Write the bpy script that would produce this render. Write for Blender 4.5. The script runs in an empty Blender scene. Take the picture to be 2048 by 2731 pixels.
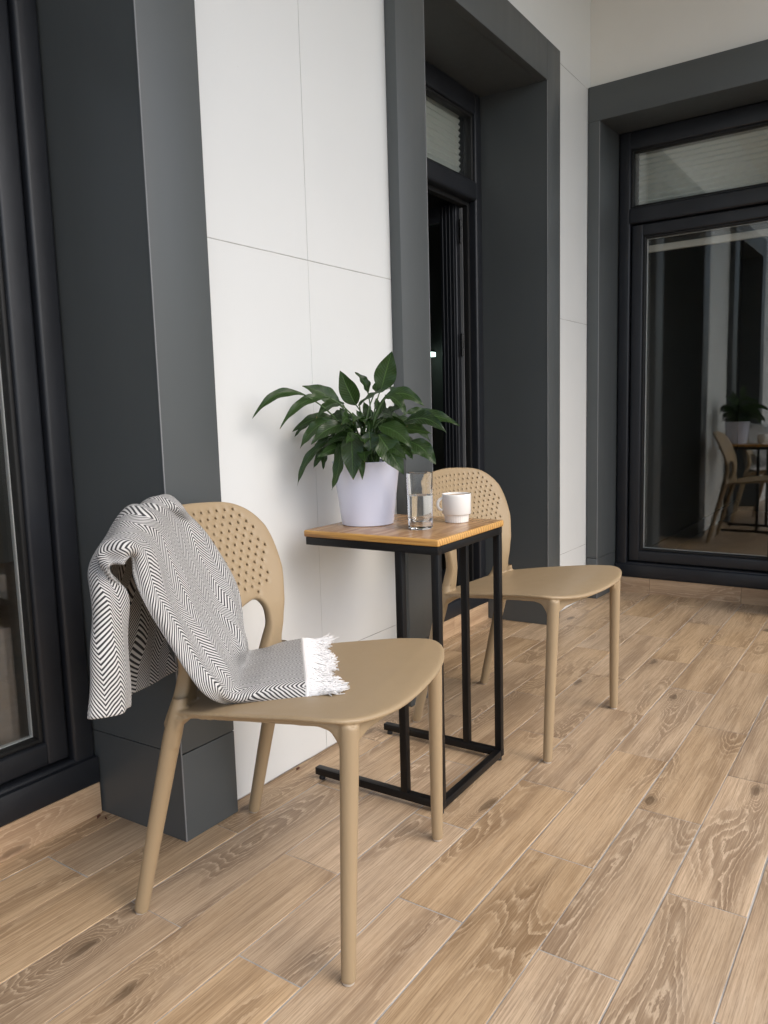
import bpy, bmesh, math, random
import numpy as np
from mathutils import Vector, Matrix
from mathutils.geometry import delaunay_2d_cdt
R = math.radians
scene = bpy.context.scene
COL = scene.collection
random.seed(7)
rng = np.random.default_rng(11)

# ------------------------------------------------------------------ helpers
def link(o, parent=None):
    COL.objects.link(o)
    if parent is not None:
        o.parent = parent
    return o

def tag(o, label=None, cat=None, group=None, kind=None):
    if label: o['label'] = label
    if cat: o['category'] = cat
    if group: o['group'] = group
    if kind: o['kind'] = kind
    return o

def thing(name, label, cat, loc=(0, 0, 0), rz=0.0, group=None):
    o = bpy.data.objects.new(name, None)
    o.location = loc; o.rotation_euler = (0, 0, rz)
    o.empty_display_size = .1
    link(o)
    return tag(o, label, cat, group)

def obj(name, bm, mats, parent=None, smooth=True, angle=35):
    me = bpy.data.meshes.new(name)
    bm.normal_update()
    bm.to_mesh(me); bm.free()
    for m in (mats if isinstance(mats, (list, tuple)) else [mats]):
        me.materials.append(m)
    if smooth:
        me.polygons.foreach_set('use_smooth', [True] * len(me.polygons))
        me.set_sharp_from_angle(angle=R(angle))
    return link(bpy.data.objects.new(name, me), parent)

def box(bm, x0, x1, y0, y1, z0, z1, bev=0.0, seg=2, mat=0):
    t = bmesh.new()
    bmesh.ops.create_cube(t, size=1)
    for v in t.verts:
        v.co = Vector(((x0 + x1) / 2 + v.co.x * (x1 - x0), (y0 + y1) / 2 + v.co.y * (y1 - y0), (z0 + z1) / 2 + v.co.z * (z1 - z0)))
    if bev > 0:
        bmesh.ops.bevel(t, geom=list(t.edges), offset=bev, segments=seg, profile=.5, affect='EDGES')
    for f in t.faces: f.material_index = mat
    merge(bm, t)

def merge(bm, t):
    me = bpy.data.meshes.new('tmp'); t.to_mesh(me); t.free()
    bm.from_mesh(me); bpy.data.meshes.remove(me)

def tube(bm, pts, rad, seg=16, cap=True, mat=0):
    pts = [Vector(p) for p in pts]
    n = len(pts); rings = []
    up = None
    for i, p in enumerate(pts):
        d = (pts[min(i + 1, n - 1)] - pts[max(i - 1, 0)]).normalized()
        if up is None:
            a = Vector((0, 0, 1)) if abs(d.z) < .9 else Vector((0, 1, 0))
            s = d.cross(a).normalized()
        else:
            s = (up - d * up.dot(d)).normalized()
        up = s; w = d.cross(s)
        r = rad[i] if hasattr(rad, '__len__') else rad
        rings.append([bm.verts.new(p + (s * math.cos(2 * math.pi * k / seg) + w * math.sin(2 * math.pi * k / seg)) * r) for k in range(seg)])
    for a, b in zip(rings, rings[1:]):
        for k in range(seg):
            f = bm.faces.new((a[k], a[(k + 1) % seg], b[(k + 1) % seg], b[k])); f.material_index = mat
    if cap:
        bm.faces.new(rings[0][::-1]).material_index = mat
        bm.faces.new(rings[-1]).material_index = mat

def catmull(P, m):
    P = np.asarray(P, float); n = len(P); out = []
    for i in range(n - 1):
        p0 = P[i - 1] if i > 0 else 2 * P[0] - P[1]
        p1, p2 = P[i], P[i + 1]
        p3 = P[i + 2] if i + 2 < n else 2 * P[-1] - P[-2]
        for k in range(m):
            t = k / m
            out.append(.5 * (2 * p1 + (p2 - p0) * t + (2 * p0 - 5 * p1 + 4 * p2 - p3) * t * t + (3 * p1 - p0 - 3 * p2 + p3) * t ** 3))
    out.append(P[-1])
    return np.array(out)

def lathe(bm, prof, seg=64, cx=0, cy=0, mat=0, ribs=None):
    rings = []
    for (r, z) in prof:
        if r < 1e-6:
            rings.append([bm.verts.new((cx, cy, z))])
        else:
            rings.append([bm.verts.new((cx + r * math.cos(2 * math.pi * k / seg), cy + r * math.sin(2 * math.pi * k / seg), z)) for k in range(seg)])
    for a, b in zip(rings, rings[1:]):
        for k in range(seg):
            k2 = (k + 1) % seg
            if len(a) == 1 and len(b) == 1: continue
            if len(a) == 1: f = bm.faces.new((a[0], b[k2], b[k]))
            elif len(b) == 1: f = bm.faces.new((a[k], a[k2], b[0]))
            else: f = bm.faces.new((a[k], a[k2], b[k2], b[k]))
            f.material_index = mat

# ------------------------------------------------------------------ materials
def mat(name):
    m = bpy.data.materials.new(name); m.use_nodes = True
    nt = m.node_tree
    b = nt.nodes['Principled BSDF']
    return m, nt, b

def N(nt, typ, **kw):
    n = nt.nodes.new(typ)
    for k, v in kw.items():
        if k.startswith('i_'):
            n.inputs[k[2:].replace('_', ' ')].default_value = v
        else:
            setattr(n, k, v)
    return n

def math_(nt, op, a, b=None, c=None, clamp=False):
    n = nt.nodes.new('ShaderNodeMath'); n.operation = op; n.use_clamp = clamp
    for i, x in enumerate((a, b, c)):
        if x is None: continue
        if isinstance(x, (int, float)): n.inputs[i].default_value = x
        else: nt.links.new(x, n.inputs[i])
    return n.outputs[0]

def mix(nt, fac, a, b, blend='MIX'):
    n = nt.nodes.new('ShaderNodeMix'); n.data_type = 'RGBA'; n.blend_type = blend
    for sock, x in ((n.inputs[0], fac), (n.inputs[6], a), (n.inputs[7], b)):
        if isinstance(x, (int, float)): sock.default_value = x
        elif isinstance(x, tuple): sock.default_value = (*x, 1) if len(x) == 3 else x
        else: nt.links.new(x, sock)
    return n.outputs[2]

def ramp(nt, x, lo, hi):
    n = nt.nodes.new('ShaderNodeMapRange'); n.interpolation_type = 'SMOOTHSTEP'
    nt.links.new(x, n.inputs[0]); n.inputs[1].default_value = lo; n.inputs[2].default_value = hi
    return n.outputs[0]

def bump(nt, b, h, strength=.2, dist=.001):
    n = N(nt, 'ShaderNodeBump'); n.inputs['Strength'].default_value = strength; n.inputs['Distance'].default_value = dist
    nt.links.new(h, n.inputs['Height']); nt.links.new(n.outputs[0], b.inputs['Normal'])

def noise(nt, vec, scale, detail=2, rough=.5, dist=0.0, dim='3D', w=None):
    n = N(nt, 'ShaderNodeTexNoise', noise_dimensions=dim)
    n.inputs['Scale'].default_value = scale; n.inputs['Detail'].default_value = detail
    n.inputs['Roughness'].default_value = rough; n.inputs['Distortion'].default_value = dist
    if vec is not None: nt.links.new(vec, n.inputs['Vector'])
    return n.outputs[0]

def plain(name, col, rough=.5, var=.04, bscale=0, bstr=.1, spec=.5, metallic=0, vscale=3, coat=0):
    m, nt, b = mat(name)
    tc = N(nt, 'ShaderNodeTexCoord')
    f = noise(nt, tc.outputs['Object'], vscale, 4, .6)
    d = tuple(c * (1 - var) for c in col); l = tuple(min(1, c * (1 + var)) for c in col)
    nt.links.new(mix(nt, ramp(nt, f, .3, .7), d, l), b.inputs['Base Color'])
    r = math_(nt, 'MULTIPLY_ADD', noise(nt, tc.outputs['Object'], vscale * 2.3, 5, .65), .18, rough - .09)
    nt.links.new(r, b.inputs['Roughness'])
    b.inputs['Specular IOR Level'].default_value = spec; b.inputs['Metallic'].default_value = metallic
    b.inputs['Coat Weight'].default_value = coat
    if bscale: bump(nt, b, noise(nt, tc.outputs['Object'], bscale, 2, .5), bstr, .0006)
    return m

def scaled(nt, vec, sx, sy, sz=1.0):
    n = N(nt, 'ShaderNodeMapping'); n.inputs['Scale'].default_value = (sx, sy, sz)
    nt.links.new(vec, n.inputs['Vector']); return n.outputs[0]

def wood_tile(name, light, mid, dark, line, rough=.42):
    """glazed wood-look tile: UV in metres (U along the grain), per-tile colour attribute 'rnd'"""
    m, nt, b = mat(name)
    uv = N(nt, 'ShaderNodeUVMap', uv_map='UVMap').outputs[0]
    rnd = N(nt, 'ShaderNodeAttribute', attribute_name='rnd')
    sep = N(nt, 'ShaderNodeSeparateColor'); nt.links.new(rnd.outputs['Color'], sep.inputs[0])
    # knots
    kv = N(nt, 'ShaderNodeTexVoronoi', feature='F1', voronoi_dimensions='2D'); kv.inputs['Scale'].default_value = 1
    kw = noise(nt, scaled(nt, uv, 14, 26), 1, 2)
    ku = N(nt, 'ShaderNodeVectorMath', operation='ADD'); nt.links.new(scaled(nt, uv, 2.1, 6.0), ku.inputs[0])
    kc = N(nt, 'ShaderNodeCombineXYZ'); nt.links.new(math_(nt, 'MULTIPLY_ADD', kw, .16, -.08), kc.inputs[0]); nt.links.new(math_(nt, 'MULTIPLY_ADD', kw, -.2, .1), kc.inputs[1])
    nt.links.new(kc.outputs[0], ku.inputs[1]); nt.links.new(ku.outputs[0], kv.inputs['Vector'])
    ksep = N(nt, 'ShaderNodeSeparateColor'); nt.links.new(kv.outputs['Color'], ksep.inputs[0])
    kon = math_(nt, 'GREATER_THAN', ksep.outputs[0], .62)
    kd = kv.outputs['Distance']
    kk = math_(nt, 'MULTIPLY', kon, math_(nt, 'EXPONENT', math_(nt, 'MULTIPLY', math_(nt, 'MULTIPLY', kd, kd), -26)))
    # growth field -> cathedral contours
    big = noise(nt, scaled(nt, uv, 1.9, 9.0), 1, 1.5, .42)
    wob = noise(nt, scaled(nt, uv, 18, 75), 1, 3, .62)
    wob2 = noise(nt, scaled(nt, uv, 90, 260), 1, 2)
    field = math_(nt, 'ADD', math_(nt, 'MULTIPLY_ADD', wob2, .012, math_(nt, 'MULTIPLY_ADD', wob, .06, big)), math_(nt, 'MULTIPLY', kk, .36))
    ph = math_(nt, 'FRACT', math_(nt, 'MULTIPLY', field, 22))
    lines = math_(nt, 'MULTIPLY', ramp(nt, ph, .62, .88), ramp(nt, ph, 1.0, .93))
    saw = math_(nt, 'SUBTRACT', 1, ph)
    darkpart = math_(nt, 'MULTIPLY', ramp(nt, big, .47, .60), ramp(nt, noise(nt, scaled(nt, uv, 1.2, 5.0), 1.7, 2), .34, .50))
    darkpart = math_(nt, 'MAXIMUM', darkpart, math_(nt, 'MULTIPLY', kk, .9))
    # straight grain, pores
    fine = noise(nt, scaled(nt, uv, 6, 300), 1, 4, .7)
    midn = noise(nt, scaled(nt, uv, 2.0, 46), 1, 4, .65)
    brd = noise(nt, scaled(nt, uv, 1.3, 13), 1, 2, .5)
    pores = ramp(nt, noise(nt, scaled(nt, uv, 30, 620), 1, 2, .5), .56, .68)
    base = mix(nt, ramp(nt, midn, .32, .68), mid, light)
    base = mix(nt, math_(nt, 'MULTIPLY', ramp(nt, brd, .48, .68), .55), base, dark)
    base = mix(nt, math_(nt, 'MULTIPLY', darkpart, math_(nt, 'MULTIPLY_ADD', saw, .40, .36)), base, dark)
    base = mix(nt, math_(nt, 'MULTIPLY', lines, math_(nt, 'MULTIPLY_ADD', darkpart, .52, .08)), base, line)
    base = mix(nt, math_(nt, 'MULTIPLY', ramp(nt, fine, .46, .68), .56), base, dark)
    base = mix(nt, math_(nt, 'MULTIPLY', pores, .36), base, dark)
    base = mix(nt, math_(nt, 'MULTIPLY', ramp(nt, fine, .50, .34), .34), base, line)
    core = math_(nt, 'MULTIPLY', kon, ramp(nt, kd, .10, .03))
    base = mix(nt, math_(nt, 'MULTIPLY', core, .75), base, tuple(c * .5 for c in dark))
    hs = N(nt, 'ShaderNodeHueSaturation')
    nt.links.new(math_(nt, 'MULTIPLY_ADD', sep.outputs[0], .20, .90), hs.inputs['Value'])
    nt.links.new(math_(nt, 'MULTIPLY_ADD', sep.outputs[1], .16, .88), hs.inputs['Saturation'])
    nt.links.new(base, hs.inputs['Color'])
    # dust and scuffs in world scale
    tc = N(nt, 'ShaderNodeTexCoord')
    dust = ramp(nt, noise(nt, tc.outputs['Object'], 3.1, 5, .65), .5, .78)
    colr = mix(nt, math_(nt, 'MULTIPLY', dust, .10), hs.outputs[0], (.50, .45, .38))
    nt.links.new(colr, b.inputs['Base Color'])
    rr = math_(nt, 'MULTIPLY_ADD', fine, .2, math_(nt, 'MULTIPLY_ADD', dust, .12, rough - .1))
    nt.links.new(rr, b.inputs['Roughness'])
    b.inputs['Specular IOR Level'].default_value = .4
    bump(nt, b, math_(nt, 'ADD', fine, math_(nt, 'MULTIPLY', pores, -.6)), .22, .0008)
    return m

M = {}
M['tile'] = wood_tile('wood_look_tile', (.580, .418, .258), (.455, .312, .182), (.215, .134, .072), (.69, .525, .350))
M['riser'] = wood_tile('wood_look_riser', (.56, .395, .245), (.48, .325, .195), (.32, .20, .115), (.62, .46, .31))
M['grout'] = plain('grout', (.40, .385, .36), .85, .25, 900, .3, vscale=9)
def white_panel():
    m, nt, b = mat('white_panel')
    tc = N(nt, 'ShaderNodeTexCoord').outputs['Object']
    big = noise(nt, tc, 1.3, 5, .6); smear = noise(nt, scaled(nt, tc, 5, 5, 1.2), 1, 5, .7); speck = noise(nt, tc, 150, 2)
    c = mix(nt, ramp(nt, big, .3, .7), (.715, .730, .720), (.742, .756, .746))
    c = mix(nt, math_(nt, 'MULTIPLY', ramp(nt, smear, .56, .8), .10), c, (.60, .60, .575))
    c = mix(nt, math_(nt, 'MULTIPLY', ramp(nt, speck, .735, .77), .35), c, (.45, .43, .40))
    nt.links.new(c, b.inputs['Base Color'])
    nt.links.new(math_(nt, 'MULTIPLY_ADD', smear, .22, .32), b.inputs['Roughness'])
    bump(nt, b, math_(nt, 'ADD', noise(nt, tc, 2.6, 2), math_(nt, 'MULTIPLY', noise(nt, tc, 420, 2), .04)), .10, .012)
    return m
M['white_panel'] = white_panel()
M['white_paint'] = plain('white_paint', (.78, .77, .73), .6, .015, 300, .05)
M['joint'] = plain('panel_joint', (.40, .395, .38), .8, .5, vscale=7)
def grey_sheet(name, col):
    m, nt, b = mat(name)
    tc = N(nt, 'ShaderNodeTexCoord').outputs['Object']
    big = noise(nt, tc, 1.4, 4, .6); st = noise(nt, scaled(nt, tc, 26, 26, 1.1), 1, 4, .65); sc = noise(nt, scaled(nt, tc, 40, 40, 9), 1, 3, .6)
    c = mix(nt, ramp(nt, big, .3, .7), tuple(k * .96 for k in col), tuple(k * 1.04 for k in col))
    c = mix(nt, math_(nt, 'MULTIPLY', ramp(nt, sc, .70, .82), .16), c, tuple(k * 2.0 for k in col))
    nt.links.new(c, b.inputs['Base Color'])
    nt.links.new(math_(nt, 'MULTIPLY_ADD', st, .16, math_(nt, 'MULTIPLY_ADD', big, .16, .28)), b.inputs['Roughness'])
    bump(nt, b, noise(nt, tc, 3.2, 2), .06, .01)
    return m
M['cladding'] = grey_sheet('grey_cladding', (.080, .089, .091))
M['base_tile'] = grey_sheet('grey_base_tile', (.076, .084, .086))
M['trim'] = plain('tile_trim', (.20, .205, .21), .4, .1)
M['frame'] = plain('dark_frame', (.0145, .0165, .021), .42, .12, 1600, .28, vscale=6)
M['gasket'] = plain('rubber_gasket', (.006, .006, .006), .6)
M['hinge'] = plain('hinge_metal', (.03, .03, .03), .35, metallic=.8)
M['spacer'] = plain('glass_spacer', (.50, .51, .50), .35)
M['blind'] = plain('blind_fabric', (.60, .62, .57), .8, .03)
M['cream_bar'] = plain('cream_bar', (.68, .64, .56), .55, .03)
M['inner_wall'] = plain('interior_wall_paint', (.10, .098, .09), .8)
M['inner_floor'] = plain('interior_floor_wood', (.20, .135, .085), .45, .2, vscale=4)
M['plastic'] = plain('tan_plastic', (.362, .268, .160), .42, .012, 2200, .10, spec=.45, vscale=5)
M['glide'] = plain('foot_glide_plastic', (.50, .44, .36), .5)
M['black_steel'] = plain('black_powder_coat', (.004, .004, .0045), .42, .1, 1500, .2, spec=.28)
M['pot'] = plain('lilac_white_plastic', (.80, .835, .995), .24, .01, 0, vscale=4)
M['soil'] = plain('potting_soil', (.02, .014, .01), .95, .5, 120, 1, vscale=60)
M['ceramic'] = plain('white_ceramic', (.86, .85, .82), .16, .01, spec=.5)
M['coffee'] = plain('coffee_crema', (.42, .25, .11), .35, .25, vscale=90)
M['fringe'] = plain('white_yarn', (.80, .79, .78), .9, .05)
M['debris'] = plain('dry_petal', (.10, .035, .02), .8, .3)
M['ceiling'] = plain('ceiling_paint', (.74, .70, .60), .8, .02)
M['parapet'] = plain('parapet_render', (.50, .50, .49), .8, .05)
M['ground'] = plain('distant_ground', (.33, .33, .31), .9, .2, vscale=.05)

def glass_pane():
    m, nt, b = mat('window_glass')
    nt.nodes.remove(b)
    out = nt.nodes['Material Output']
    tr = N(nt, 'ShaderNodeBsdfTransparent'); tr.inputs[0].default_value = (.985, .99, .987, 1)
    gl = N(nt, 'ShaderNodeBsdfGlossy'); gl.inputs['Roughness'].default_value = 0.0
    gl.inputs['Color'].default_value = (.95, .97, .96, 1)
    fr = N(nt, 'ShaderNodeFresnel')
    bk = N(nt, 'ShaderNodeNewGeometry').outputs['Backfacing']      # same reflectance entering and leaving the pane
    nt.links.new(math_(nt, 'MULTIPLY_ADD', bk, 1 / 1.55 - 1.55, 1.55), fr.inputs['IOR'])
    ms = N(nt, 'ShaderNodeMixShader')
    tc = N(nt, 'ShaderNodeTexCoord')
    bp = N(nt, 'ShaderNodeBump'); bp.inputs['Strength'].default_value = .03; bp.inputs['Distance'].default_value = .01
    nt.links.new(noise(nt, tc.outputs['Object'], 2.2, 1), bp.inputs['Height'])
    nt.links.new(bp.outputs[0], gl.inputs['Normal'])
    nt.links.new(math_(nt, 'MULTIPLY', fr.outputs[0], 1.0, clamp=True), ms.inputs[0])
    nt.links.new(tr.outputs[0], ms.inputs[1]); nt.links.new(gl.outputs[0], ms.inputs[2])
    nt.links.new(ms.outputs[0], out.inputs[0])
    return m
M['pane'] = glass_pane()

def clear_glass(name, ior, tint=(1, 1, 1)):
    m, nt, b = mat(name)
    b.inputs['Base Color'].default_value = (*tint, 1); b.inputs['Roughness'].default_value = 0.0
    b.inputs['IOR'].default_value = ior; b.inputs['Transmission Weight'].default_value = 1.0
    return m
M['tumbler'] = clear_glass('tumbler_glass', 1.47, (.985, .995, .99))
M['water'] = clear_glass('drinking_water', 1.33)

def herringbone():
    m, nt, b = mat('herringbone_wool')
    uv = N(nt, 'ShaderNodeUVMap', uv_map='UVMap').outputs[0]
    sp = N(nt, 'ShaderNodeSeparateXYZ'); nt.links.new(uv, sp.inputs[0])
    wob = noise(nt, uv, 60, 2)
    u = math_(nt, 'MULTIPLY_ADD', wob, .0012, sp.outputs[0]); v = math_(nt, 'MULTIPLY_ADD', wob, .0018, sp.outputs[1])
    cw = .050
    fr = math_(nt, 'FRACT', math_(nt, 'DIVIDE', u, cw))
    tr = math_(nt, 'MULTIPLY', math_(nt, 'ABSOLUTE', math_(nt, 'SUBTRACT', fr, .5)), cw)
    ph = math_(nt, 'FRACT', math_(nt, 'DIVIDE', math_(nt, 'MULTIPLY_ADD', tr, 1.25, v), .0080))
    st = ramp(nt, math_(nt, 'ABSOLUTE', math_(nt, 'SUBTRACT', ph, .5)), .19, .29)
    # broken, speckled weave where two columns meet
    seam = ramp(nt, math_(nt, 'ABSOLUTE', math_(nt, 'SUBTRACT', math_(nt, 'FRACT', math_(nt, 'DIVIDE', u, cw * 2)), .5)), .455, .49)
    sp2 = ramp(nt, noise(nt, uv, 900, 2, .6), .42, .58)
    st = math_(nt, 'ADD', math_(nt, 'MULTIPLY', st, math_(nt, 'SUBTRACT', 1, seam)), math_(nt, 'MULTIPLY', sp2, seam))
    fuzz = noise(nt, uv, 1400, 2, .6)
    st = math_(nt, 'ADD', st, math_(nt, 'MULTIPLY_ADD', fuzz, .5, -.25), clamp=True)
    nt.links.new(mix(nt, st, (.036, .036, .039), (.66, .65, .63)), b.inputs['Base Color'])
    b.inputs['Roughness'].default_value = .9; b.inputs['Specular IOR Level'].default_value = .15
    b.inputs['Sheen Weight'].default_value = .15
    bump(nt, b, math_(nt, 'MULTIPLY_ADD', fuzz, .6, st), .5, .0015)
    return m
M['wool'] = herringbone()

def leaf_mat():
    m, nt, b = mat('peace_lily_leaf')
    uv = N(nt, 'ShaderNodeUVMap', uv_map='UVMap').outputs[0]     # U across -1..1, V along 0..1
    rnd = N(nt, 'ShaderNodeAttribute', attribute_name='rnd')
    sep = N(nt, 'ShaderNodeSeparateColor'); nt.links.new(rnd.outputs['Color'], sep.inputs[0])
    sp = N(nt, 'ShaderNodeSeparateXYZ'); nt.links.new(uv, sp.inputs[0])
    au = math_(nt, 'ABSOLUTE', sp.outputs[0])
    vein = math_(nt, 'FRACT', math_(nt, 'MULTIPLY', math_(nt, 'SUBTRACT', sp.outputs[1], math_(nt, 'MULTIPLY', au, .2)), 13))
    vt = math_(nt, 'ABSOLUTE', math_(nt, 'SUBTRACT', vein, .5))
    vl = ramp(nt, vt, .36, .5)
    rib = ramp(nt, au, .10, .02)
    base = mix(nt, sep.outputs[0], (.009, .024, .006), (.026, .056, .012))
    nz = noise(nt, scaled(nt, uv, 2, 5), 3, 3)
    base = mix(nt, math_(nt, 'MULTIPLY', ramp(nt, nz, .4, .7), .4), base, (.036, .072, .017))
    base = mix(nt, math_(nt, 'MULTIPLY', vl, .22), base, (.06, .12, .04))
    base = mix(nt, math_(nt, 'MULTIPLY', rib, .5), base, (.09, .17, .05))
    edge = math_(nt, 'MULTIPLY', ramp(nt, sp.outputs[1], .955, .995), ramp(nt, sep.outputs[1], .35, .6))
    base = mix(nt, math_(nt, 'MULTIPLY', edge, .9), base, (.16, .10, .035))
    nt.links.new(base, b.inputs['Base Color'])
    b.inputs['Roughness'].default_value = .30
    b.inputs['Specular IOR Level'].default_value = .42
    bump(nt, b, math_(nt, 'SUBTRACT', 1, math_(nt, 'ADD', math_(nt, 'MULTIPLY', vl, .7), rib)), .55, .0022)
    # a little light comes through the blade
    t = N(nt, 'ShaderNodeBsdfTranslucent'); nt.links.new(mix(nt, 1.0, base, (1.6, 2.0, .9), 'MULTIPLY'), t.inputs[0])
    ms = N(nt, 'ShaderNodeMixShader'); ms.inputs[0].default_value = .22
    nt.links.new(b.outputs[0], ms.inputs[1]); nt.links.new(t.outputs[0], ms.inputs[2])
    nt.links.new(ms.outputs[0], nt.nodes['Material Output'].inputs[0])
    return m
M['leaf'] = leaf_mat()
M['stem'] = plain('leaf_stem', (.05, .095, .025), .45, .2)

def table_wood():
    m, nt, b = mat('lacquered_walnut_top')
    tc = N(nt, 'ShaderNodeTexCoord'); v = tc.outputs['Object']
    big = noise(nt, scaled(nt, v, 1.6, 9, 9), 1, 2, .5)
    ph = math_(nt, 'ABSOLUTE', math_(nt, 'SUBTRACT', math_(nt, 'FRACT', math_(nt, 'MULTIPLY', big, 14)), .5))
    fine = noise(nt, scaled(nt, v, 8, 260, 260), 1, 3, .6)
    c = mix(nt, ramp(nt, ph, .1, .45), (.33, .185, .085), (.47, .29, .145))
    c = mix(nt, math_(nt, 'MULTIPLY', ramp(nt, fine, .45, .7), .42), c, (.25, .13, .057))
    nt.links.new(c, b.inputs['Base Color']); b.inputs['Roughness'].default_value = .27
    bump(nt, b, fine, .08, .0005)
    return m
M['table_top'] = table_wood()

def table_edge():
    m, nt, b = mat('yellow_wood_edge')
    tc = N(nt, 'ShaderNodeTexCoord'); v = tc.outputs['Object']
    geo = N(nt, 'ShaderNodeTexCoord').outputs['Normal']
    sp = N(nt, 'ShaderNodeSeparateXYZ'); nt.links.new(geo, sp.inputs[0])
    isend = math_(nt, 'GREATER_THAN', math_(nt, 'ABSOLUTE', sp.outputs[1]), .6)
    # long edge: grain runs along it; end edge: dark growth rings cut across
    w1 = noise(nt, scaled(nt, v, 30, 4, 160), 1, 3, .6)
    sv = N(nt, 'ShaderNodeSeparateXYZ'); nt.links.new(v, sv.inputs[0])
    wv = math_(nt, 'ADD', math_(nt, 'MULTIPLY', noise(nt, v, 22, 2), 1.9), math_(nt, 'ADD', math_(nt, 'MULTIPLY', sv.outputs[0], 88), math_(nt, 'MULTIPLY', sv.outputs[2], 26)))
    w2 = math_(nt, 'ABSOLUTE', math_(nt, 'SUBTRACT', math_(nt, 'FRACT', wv), .5))
    a = mix(nt, ramp(nt, w1, .42, .66), (.62, .335, .088), (.34, .15, .035))
    e = mix(nt, ramp(nt, w2, .27, .45), (.66, .38, .12), (.36, .17, .045))
    nt.links.new(mix(nt, isend, a, e), b.inputs['Base Color']); b.inputs['Roughness'].default_value = .35
    return m
M['table_edge'] = table_edge()

def led_mat():
    m, nt, b = mat('led_strip')
    b.inputs['Base Color'].default_value = (.9, 1, .95, 1)
    b.inputs['Emission Color'].default_value = (.72, 1, .9, 1); b.inputs['Emission Strength'].default_value = 1.6
    return m
M['led'] = led_mat()
M['teal_splash'] = plain('teal_splashback', (.10, .17, .15), .3, .1)

# ------------------------------------------------------------------ floor (tiles, half-bond, along X)
def floor():
    P, L = .14977, .593
    y0, g = -.5613, .0015
    bm = bmesh.new()
    uvl = bm.loops.layers.uv.new('UVMap'); cl = bm.loops.layers.float_color.new('rnd')
    def tile(xa, xb, ya, yb):
        t0 = (rng.random() * 40, rng.random() * 40); rc = (rng.random(), rng.random(), rng.random(), 1)
        fl = 1 if rng.random() < .5 else -1
        b = .0011
        jz = rng.normal(0, .00035); tx, ty = rng.normal(0, .00035, 2)
        out = [(xa, ya), (xb, ya), (xb, yb), (xa, yb)]; inn = [(xa + b, ya + b), (xb - b, ya + b), (xb - b, yb - b), (xa + b, yb - b)]
        lo = [bm.verts.new((x, y, -.0035)) for x, y in out]; mi = [bm.verts.new((x, y, jz - .0008)) for x, y in out]
        hi = [bm.verts.new((x, y, jz)) for x, y in inn]
        fs = [bm.faces.new(hi)]
        for k in range(4):
            k2 = (k + 1) % 4
            fs.append(bm.faces.new((lo[k], lo[k2], mi[k2], mi[k]))); fs.append(bm.faces.new((mi[k], mi[k2], hi[k2], hi[k])))
        for f in fs:
            f.material_index = 0
            for lp in f.loops:
                c = lp.vert.co
                lp[uvl].uv = (fl * c.x + t0[0], fl * c.y + t0[1]); lp[cl] = rc
    XMAX, XMIN, YMAX, YMIN = 4.06, -1.6, .29, -2.6
    for k in range(-6, 14):
        yb = y0 - P * k; ya = yb - P
        if ya >= YMAX or yb <= YMIN: continue
        off = 1.1927 if k % 2 == 0 else 1.1927 + L / 2 + .0
        off += rng.normal(0, .003)
        i0 = math.floor((XMIN - off) / L)
        x = off + i0 * L
        while x < XMAX:
            gj = g * (1 + .35 * rng.normal())
            a, b_ = max(x, XMIN) + g, min(x + L, XMAX) - g
            if b_ - a > .02: tile(a, b_, max(ya + max(.0009, gj), YMIN), min(yb - g * .9, YMAX))
            x += L
    v = [bm.verts.new(c) for c in ((XMIN, YMIN, -.0016), (XMAX, YMIN, -.0016), (XMAX, YMAX, -.0016), (XMIN, YMAX, -.0016))]
    f = bm.faces.new(v); f.material_index = 1
    # slab under the tiles
    box(bm, XMIN, XMAX, YMIN, YMAX, -.25, -.004, mat=1)
    o = obj('terrace_floor', bm, [M['tile'], M['grout']], smooth=False)
    tag(o, 'wood-look floor tiles laid in half bond with pale grey grout', kind='structure')
floor()
bmg = bmesh.new()
v = [bmg.verts.new(c) for c in ((-3000, -3000, -6), (3000, -3000, -6), (3000, 3000, -6), (-3000, 3000, -6))]
bmg.faces.new(v)
tag(obj('ground', bmg, M['ground'], smooth=False), kind='structure')

# ------------------------------------------------------------------ walls
XB = 3.838
def panel_wall():
    bm = bmesh.new()
    top = 3.2
    regs = [(-1.6, -.055, 0, top), (-.055, 1.259, 2.495, top), (1.259, 2.067, 0, top), (2.067, 3.350, 2.495, top), (3.350, XB, 0, top)]
    zj = [-1, .281, 1.387, 2.493, 3.6]
    xj = [1.662 + .5535 * k for k in range(-8, 6)]
    for (xa, xb, za, zb) in regs:
        box(bm, xa, xb, .0016, .30, za + (.001 if za == 0 else 0), zb, mat=1)
        xs = [xa] + [x for x in xj if xa + .03 < x < xb - .03] + [xb]
        zs_ = [za] + [z for z in zj if za + .03 < z < zb - .03] + [zb]
        for i in range(len(xs) - 1):
            for j in range(len(zs_) - 1):
                jx = .0008; jz = .0010
                dz = rng.normal(0, .0003)
                box(bm, xs[i] + (jx if i else 0), xs[i + 1] - (jx if i < len(xs) - 2 else 0), dz, .0019,
                    zs_[j] + (jz if j else .0045), zs_[j + 1] - (jz if j < len(zs_) - 2 else 0), .0006, 1, mat=0)
    o = obj('panelled_wall', bm, [M['white_panel'], M['joint']])
    tag(o, 'white wall of large smooth panels with fine joints behind the side table and chairs', 'wall')
panel_wall()
def back_wall():
    bm = bmesh.new()
    def bx(ya, yb, za, zb): box(bm, XB + .0005, XB + .19, ya, yb, za, zb)
    bx(-2.6, -1.115, 0.002, 2.497); bx(-2.6, .3, 2.497, 3.2)
    o = obj('back_wall', bm, M['white_paint'])
    tag(o, 'plain cream wall above and beside the far right glazed door', 'wall')
back_wall()
bm = bmesh.new(); box(bm, -1.6, 4.3, -2.1, .3, 3.2, 3.4)
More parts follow.
